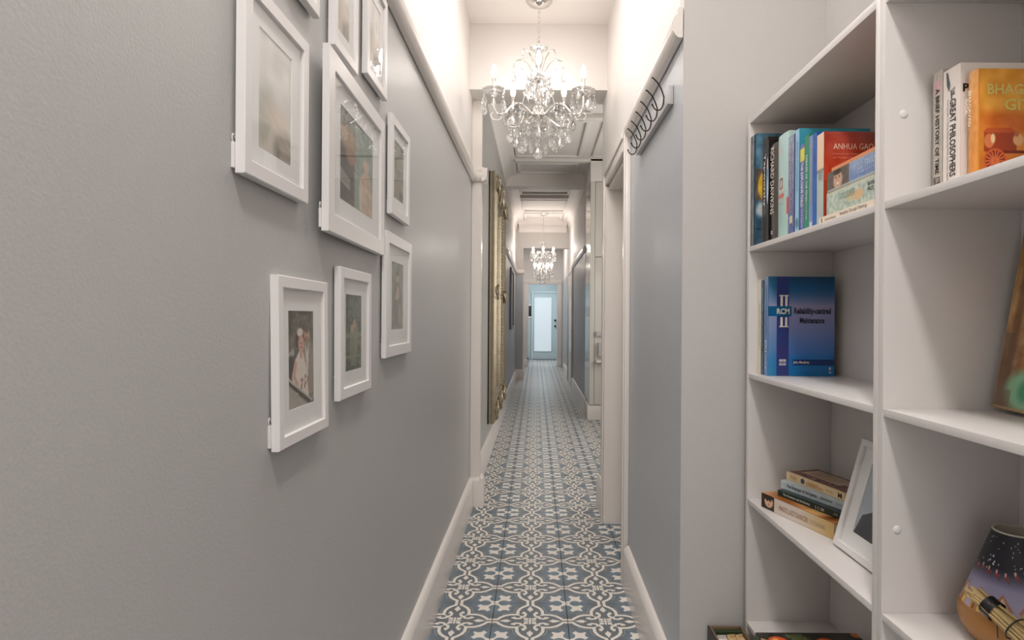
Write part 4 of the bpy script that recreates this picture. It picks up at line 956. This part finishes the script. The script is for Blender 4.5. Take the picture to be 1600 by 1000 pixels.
# carved leaf band: small scalloped beads around the inner edge, joined
bm = bmesh.new()
def bead(y, z, dx, r, sy=1., sz=1.):
    n0 = len(bm.verts); bmesh.ops.create_icosphere(bm, subdivisions=1, radius=r); bm.verts.ensure_lookup_table()
    for v_ in bm.verts[n0:]: v_.co = Vector((XL + dx + v_.co.x * .8, y + v_.co.y * sy, z + v_.co.z * sz))
k = mz0 + .17
while k < mz1 - .16:
    for yy in (my0 + .155, my1 - .155): bead(yy + random.uniform(-.004, .004), k, .040, .018, .8, 1.1)
    k += .034
k = my0 + .17
while k < my1 - .16:
    for zz in (mz0 + .155, mz1 - .155): bead(k, zz, .040, .018, 1.1, .8)
    k += .034
o = child_bm('carved_beading', mr, bm, M_gold, False); o['kind'] = 'stuff'
def scroll(cy, cz, s, flipy=1, flipz=1):
    bm = bmesh.new()
    for a0, L, rr in ((0, 1.0, .011), (.9, .8, .010), (-.9, .8, .010), (1.6, .6, .008), (2.6, .9, .008), (-1.9, .7, .009)):
        pts = []
        for k_ in range(16):
            t = k_ / 15; ang = a0 + 3.6 * t; rad = s * L * (.9 - .62 * t)
            pts.append((XL + .066 + .02 * math.sin(PI * t), cy + flipy * (rad * math.cos(ang) - s * L * .3), cz + flipz * (rad * math.sin(ang) + s * .1)))
        add_tube(bm, pts, [rr * s / .12 * (1.0 - .6 * k_ / 15) for k_ in range(16)], 7)
    for k_ in range(7):
        a = k_ * 2 * PI / 7; pts = [(XL + .068, cy, cz), (XL + .079, cy + s * .3 * math.cos(a), cz + s * .3 * math.sin(a)), (XL + .070, cy + s * .58 * math.cos(a), cz + s * .58 * math.sin(a))]
        add_tube(bm, smooth_path(pts, 4), [.005 * s / .12 + .007 * math.sin(PI * i / 8) for i in range(9)], 6)
    return child_bm('carved_scroll', mr, bm, M_gold, True)
for cy, fy in ((my0 + .095, 1), (my1 - .095, -1)):
    for cz, fz in ((mz0 + .09, 1), (mz1 - .09, -1)): scroll(cy, cz, .12, fy, fz)
scroll((my0 + my1) / 2, mz1 - .07, .17, 1, -1); scroll((my0 + my1) / 2, mz0 + .09, .13, 1, 1); scroll(my0 + .08, 1.35, .10); scroll(my1 - .08, 1.35, .10)
# ------------------------------------------------------------------ small far things on the walls
wa = empty('wall_art', (XL, 9.4, 1.0), 'slim silver-grey ornamental frame on the left wall of the far bay', 'picture frame'); bpy.context.view_layer.update()
bm = bmesh.new()
for a_ in ((8.95, 8.99, .98, 1.90), (9.85, 9.89, .98, 1.90), (8.99, 9.85, .98, 1.03), (8.99, 9.85, 1.85, 1.90)): add_box(bm, XL + .002, XL + .028, *a_, bev=.006)
child_bm('frame', wa, bm, paint('pewter', (128, 128, 132), .35, metal=.5), True)
child_box('picture', wa, XL + .002, XL + .010, 8.99, 9.85, 1.03, 1.85, paint('grey_print', (176, 172, 172), .5, bump=.3, bscale=6, var=.4))
bx = empty('wall_oven', (-.24, 16.84, 1.2), 'small black panel in a white surround left of the blue back door', 'appliance'); bpy.context.view_layer.update()
child_box('surround', bx, -.36, -.152, 16.83, 16.8495, 1.15, 1.52, M_trim); child_box('black_front', bx, -.34, -.158, 16.82, 16.83, 1.20, 1.49, M_black, .003)
# ------------------------------------------------------------------ CHANDELIERS
def mesh_from(bm, mat, smooth=False):
    me = bpy.data.meshes.new('m'); bmesh.ops.recalc_face_normals(bm, faces=bm.faces); bm.to_mesh(me); bm.free(); me.materials.append(mat)
    if smooth: me.polygons.foreach_set('use_smooth', [True] * len(me.polygons))
    return me
def drop_mesh(L, wd, n=8, fl=.5):
    bm = bmesh.new(); add_lathe(bm, [(0, 0), (wd * .10, -.04 * L), (wd * .28, -.25 * L), (wd * .46, -.52 * L), (wd * .50, -.68 * L), (wd * .40, -.86 * L), (wd * .18, -.97 * L), (0, -L)], n, sy=fl); return bm
def strand_mesh(nb, r):
    bm = bmesh.new(); z = 0
    for i in range(nb):
        n0 = len(bm.verts); bmesh.ops.create_icosphere(bm, subdivisions=1, radius=r); bm.verts.ensure_lookup_table()
        for v_ in bm.verts[n0:]: v_.co.z += z - r
        z -= 2 * r + .0016
    return bm, z
def chandelier():
    c0 = Vector((0.0, 3.27, 0))
    r = empty('chandelier', Vector((0, 3.27, 2.0)), 'large crystal chandelier with five lit candle bulbs hanging in the foreground', 'chandelier')
    base = Vector((0, 0, -2.0))
    def add(name, bm, mat, smooth=True, par=None):
        bmesh.ops.translate(bm, verts=bm.verts, vec=base); return bm_obj(name, bm, mat, par or r, smooth)
    bm = bmesh.new(); add_lathe(bm, [(0, 2.8575), (.070, 2.8575), (.070, 2.852), (.060, 2.840), (.030, 2.830), (.012, 2.826), (0, 2.822)], 32); add('canopy', bm, M_chrome)
    # chain links
    z = 2.822; k = 0
    bm = bmesh.new()
    while z > 2.64:
        pts = []
        for i in range(14):
            a = 2 * PI * i / 14; u_, v_ = .0058 * math.cos(a), (.0170 if True else 0) * math.sin(a)
            pts.append((u_ if k % 2 == 0 else 0, u_ if k % 2 else 0, z - .016 + v_))
        add_tube(bm, pts, .0014, 6, closed=True); z -= .0265; k += 1
    add('chain', bm, M_chrome)
    bm = bmesh.new(); add_lathe(bm, [(0, 2.645), (.006, 2.640), (.010, 2.62), (.006, 2.60), (.008, 2.56), (.006, 2.50), (.012, 2.47), (.008, 2.43), (.02, 2.415), (.006, 2.405), (.006, 2.30), (.024, 2.285), (.036, 2.262), (.036, 2.235), (.024, 2.22), (.010, 2.21), (.010, 2.12), (0, 2.115)], 20); add('column', bm, M_chrome)
    bm = bmesh.new(); add_lathe(bm, [(.008, 2.60), (.018, 2.575), (.024, 2.54), (.016, 2.50), (.009, 2.48)], 10); add('glass_baluster', bm, M_crys, False); bm = bmesh.new(); add_lathe(bm, [(.008, 2.40), (.022, 2.375), (.028, 2.34), (.02, 2.31), (.010, 2.295)], 10); add('glass_baluster', bm, M_crys, False)
    def dish(R_, z0, n=16, sc=8):
        bm = bmesh.new(); n2 = 32; rings = []
        for rr, dz in ((.010, -.004), (R_ * .5, -.008), (R_ * .85, -.002), (R_, .010), (R_ * .82, .004), (R_ * .5, -.003), (.010, .002)):
            rings.append([bm.verts.new((rr * (1 + (.10 * abs(math.sin(sc * PI * k / n2)) if rr > R_ * .6 else 0)) * math.cos(2 * PI * k / n2), rr * (1 + (.10 * abs(math.sin(sc * PI * k / n2)) if rr > R_ * .6 else 0)) * math.sin(2 * PI * k / n2), z0 + dz)) for k in range(n2)])
        for a_, b_ in zip(rings, rings[1:]):
            for k in range(n2): bm.faces.new((a_[k], a_[(k + 1) % n2], b_[(k + 1) % n2], b_[k]))
        return bm
    add('crystal_crown', dish(.048, 2.597), M_crys, False); add('crystal_dish', dish(.068, 2.425), M_crys, False)
    bm = bmesh.new(); add_lathe(bm, [(.012, 2.225), (.040, 2.215), (.052, 2.190), (.046, 2.165), (.022, 2.148), (.008, 2.142)], 12); add('crystal_bowl', bm, M_crys, False)
    bm = bmesh.new(); add_lathe(bm, [(0, 2.145), (.018, 2.135), (.026, 2.118), (.018, 2.100), (0, 2.090)], 10); add('crystal_ball', bm, M_crys, False)
    dm_big = mesh_from(drop_mesh(.074, .052, 9, .55), M_crys); dm_mid = mesh_from(drop_mesh(.062, .042, 9, .55), M_crys); dm_sm = mesh_from(drop_mesh(.044, .028, 8, .6), M_crys)
    sms = {}
    def hang(x, y, z, nb, rb, dm, rot):
        key = (nb, rb)
        if key not in sms: bm_, zz = strand_mesh(nb, rb); sms[key] = (mesh_from(bm_, M_crys), zz)
        me, zz = sms[key]
        s = link('bead_strand', me, r); s.location = (x, y, z - 2.0); s.rotation_euler = (0, 0, rot)
        d = link('crystal_drop', dm, s); d.location = (0, 0, zz - .001); return s
    R0 = .247
    for k in range(5):
        a = -PI / 2 + k * 2 * PI / 5 + math.radians(0); ca, sa = math.cos(a), math.sin(a)
        def pr3(L): return [(rr * ca, rr * sa, z_) for rr, z_ in L]
        bm = bmesh.new()
        add_tube(bm, smooth_path(pr3([(.030, 2.240), (.065, 2.272), (.105, 2.292), (.145, 2.278), (.180, 2.240), (.215, 2.222), (.243, 2.250), (R0, 2.300), (R0, 2.322)]), 5), .0055, 8)
        add_tube(bm, smooth_path(pr3([(.035, 2.232), (.085, 2.195), (.125, 2.165), (.160, 2.165), (.172, 2.190), (.155, 2.205), (.142, 2.190)]), 5), .0042, 7)
        add_tube(bm, smooth_path(pr3([(.200, 2.228), (.215, 2.195), (.250, 2.192), (.262, 2.215), (.250, 2.228)]), 5), .0026, 7)
        add_lathe(bm, [(0, 2.318), (.010, 2.318), (.018, 2.326), (.020, 2.340), (.010, 2.344), (0, 2.344)], 14, (R0 * ca, R0 * sa, 0))
        arm = add('arm', bm, M_chrome)
        bmd = dish(.058, 2.338)
        bmesh.ops.translate(bmd, verts=bmd.verts, vec=(R0 * ca, R0 * sa, 0)); d_ = add('bobeche', bmd, M_crys, False, arm)
        bm = bmesh.new(); add_lathe(bm, [(0, 2.344), (.0105, 2.344), (.0105, 2.408), (.008, 2.412), (0, 2.412)], 16, (R0 * ca, R0 * sa, 0)); add('candle_sleeve', bm, M_chrome, True, arm)
        bm = bmesh.new(); add_lathe(bm, [(0, 2.410), (.008, 2.412), (.013, 2.424), (.0155, 2.440), (.0125, 2.460), (.006, 2.476), (0, 2.486)], 16, (R0 * ca, R0 * sa, 0)); bl_ = add('bulb', bm, M_bulb, True, arm)
        bl_.visible_shadow = True
        for q in range(6):
            b_ = a + q * PI / 3 + .3; R1 = .058
            hang(R0 * ca + R1 * math.cos(b_), R0 * sa + R1 * math.sin(b_), 2.343, (2, 1, 3)[q % 3], .0068, (dm_mid, dm_sm, dm_big)[q % 3] if q % 3 < 2 or abs(math.cos(b_ - a)) > .3 else dm_mid, b_ + PI / 2)
        hang(.165 * ca, .165 * sa, 2.166, 2, .0062, dm_mid, a + .5)
        hang(.105 * ca, .105 * sa, 2.286, 2, .0055, dm_sm, a + 1.2)
        for s_ in (-.35, .35): hang(.150 * math.cos(a + s_), .150 * math.sin(a + s_), 2.180, 2, .0062, dm_mid, a + s_)
        # upper curls between the arms
        a2 = a + PI / 5; c2, s2 = math.cos(a2), math.sin(a2); ca, sa = c2, s2
        bm = bmesh.new()
        add_tube(bm, smooth_path(pr3([(.010, 2.440), (.035, 2.480), (.062, 2.525), (.100, 2.552), (.135, 2.545), (.142, 2.522)]), 5), .0034, 7)
        add_tube(bm, smooth_path(pr3([(.012, 2.440), (.045, 2.415), (.080, 2.350), (.092, 2.292), (.070, 2.268), (.085, 2.262)]), 5), .0028, 7)
        add('scroll', bm, M_chrome)
        hang(.142 * c2, .142 * s2, 2.520, 3, .0058, dm_sm, a2)
        hang(.066 * c2, .066 * s2, 2.424, 1, .0065, dm_mid, a2)
    for k in range(7):
        a = k * 2 * PI / 7 + .2; hang(.090 * math.cos(a), .090 * math.sin(a), 2.168, 4, .0058, dm_big if k % 2 else dm_mid, a)
    bm = bmesh.new(); add_tube(bm, [(.090 * math.cos(2 * PI * k / 40), .090 * math.sin(2 * PI * k / 40), 2.170) for k in range(40)], .0025, 6, closed=True)
    for k in range(5): a = k * 2 * PI / 5; add_tube(bm, [(.010 * math.cos(a), .010 * math.sin(a), 2.21), (.09 * math.cos(a), .09 * math.sin(a), 2.170)], .002, 6)
    add('ring', bm, M_chrome)
    hang(0, 0, 2.092, 1, .0065, dm_big, 0)
    for k in range(5):
        a = -PI / 2 + k * 2 * PI / 5
        l = bpy.data.lights.new('candle_light', 'POINT'); l.energy = BULB_W; l.color = BULB_COL; l.shadow_soft_size = .022
        o = bpy.data.objects.new('candle_light', l); C.objects.link(o); o.location = (R0 * .3 * math.cos(a), 3.27 + R0 * .3 * math.sin(a), 2.47)
    return r
chandelier()
def chandelier2():
    Z = 1.72; cx, cy = .100, 10.5
    r = empty('chandelier', Vector((cx, cy, Z)), 'smaller two-tier crystal chandelier hanging in the far bay of the hall', 'chandelier')
    def add(name, bm, mat, smooth=True, par=None):
        bmesh.ops.translate(bm, verts=bm.verts, vec=(0, 0, -Z)); return bm_obj(name, bm, mat, par or r, smooth)
    bm = bmesh.new(); add_lathe(bm, [(0, 2.969), (.06, 2.969), (.05, 2.95), (.01, 2.93), (.004, 2.90), (.004, 2.40), (.012, 2.38), (.02, 2.30), (.008, 2.24), (.03, 2.16), (.008, 2.10), (.02, 2.0), (.006, 1.90), (0, 1.88)], 14); add('stem', bm, M_chrome)
    bm = bmesh.new()
    for k in range(8): a = k * PI / 4; add_tube(bm, smooth_path([(0, 0, 2.93), (.05 * math.cos(a), .05 * math.sin(a), 2.92), (.09 * math.cos(a), .09 * math.sin(a), 2.955)], 4), .003, 5)
    add('ceiling_flourish', bm, M_chrome)
    bm = bmesh.new(); add_lathe(bm, [(.012, 2.44), (.05, 2.445), (.058, 2.455), (.02, 2.45)], 14); add('crystal_crown', bm, M_crys, False)
    dm = mesh_from(drop_mesh(.06, .04, 6), M_crys); bm_, zz = strand_mesh(3, .012); sm = mesh_from(bm_, M_crys)
    for R_, zc, n, off in ((.20, 2.27, 6, .52), (.145, 2.00, 6, .1)):
        for k in range(n):
            a = off + k * 2 * PI / n; ca, sa = math.cos(a), math.sin(a)
            bm = bmesh.new(); add_tube(bm, smooth_path([(.01 * ca, .01 * sa, zc - .10), (R_ * .5 * ca, R_ * .5 * sa, zc - .02), (R_ * .85 * ca, R_ * .85 * sa, zc - .09), (R_ * ca, R_ * sa, zc - .03), (R_ * ca, R_ * sa, zc)], 4), .005, 6); arm = add('arm', bm, M_chrome)
            bm = bmesh.new(); add_lathe(bm, [(.01, zc), (.035, zc + .002), (.042, zc + .012), (.01, zc + .004)], 10, (R_ * ca, R_ * sa, 0)); add('bobeche', bm, M_crys, False, arm)
            bm = bmesh.new(); add_lathe(bm, [(0, zc), (.009, zc), (.009, zc + .03), (.018, zc + .045), (.020, zc + .065), (.010, zc + .09), (0, zc + .10)], 10, (R_ * ca, R_ * sa, 0)); add('bulb', bm, M_bulb, True, arm)
    rr = random.Random(4)
    for R_, zc, n in ((.215, 2.26, 14), (.16, 2.18, 10), (.17, 1.99, 12), (.11, 1.90, 9), (.06, 1.84, 5), (.10, 2.30, 7)):
        for k in range(n):
            a = k * 2 * PI / n + rr.random() * .2; s = link('bead_strand', sm, r); s.location = (R_ * math.cos(a), R_ * math.sin(a), zc - Z); s.rotation_euler = (0, 0, rr.random() * 3); s.scale = (1, 1, .9)
            d = link('crystal_drop', dm, s); d.location = (0, 0, zz)
    bm = bmesh.new()
    for R_, zc in ((.215, 2.26), (.16, 2.18), (.17, 1.99), (.11, 1.90), (.06, 1.84), (.10, 2.30)): add_tube(bm, [(R_ * math.cos(2 * PI * k / 28), R_ * math.sin(2 * PI * k / 28), zc) for k in range(28)], .003, 5, closed=True)
    add('ring', bm, M_chrome)
    for k in range(3):
        a = k * 2 * PI / 3
        l = bpy.data.lights.new('candle_light', 'POINT'); l.energy = 4; l.color = BULB_COL; l.shadow_soft_size = .05
        o = bpy.data.objects.new('candle_light', l); C.objects.link(o); o.location = (cx + .24 * math.cos(a), cy + .24 * math.sin(a), 2.36)
chandelier2()
finish_texts()
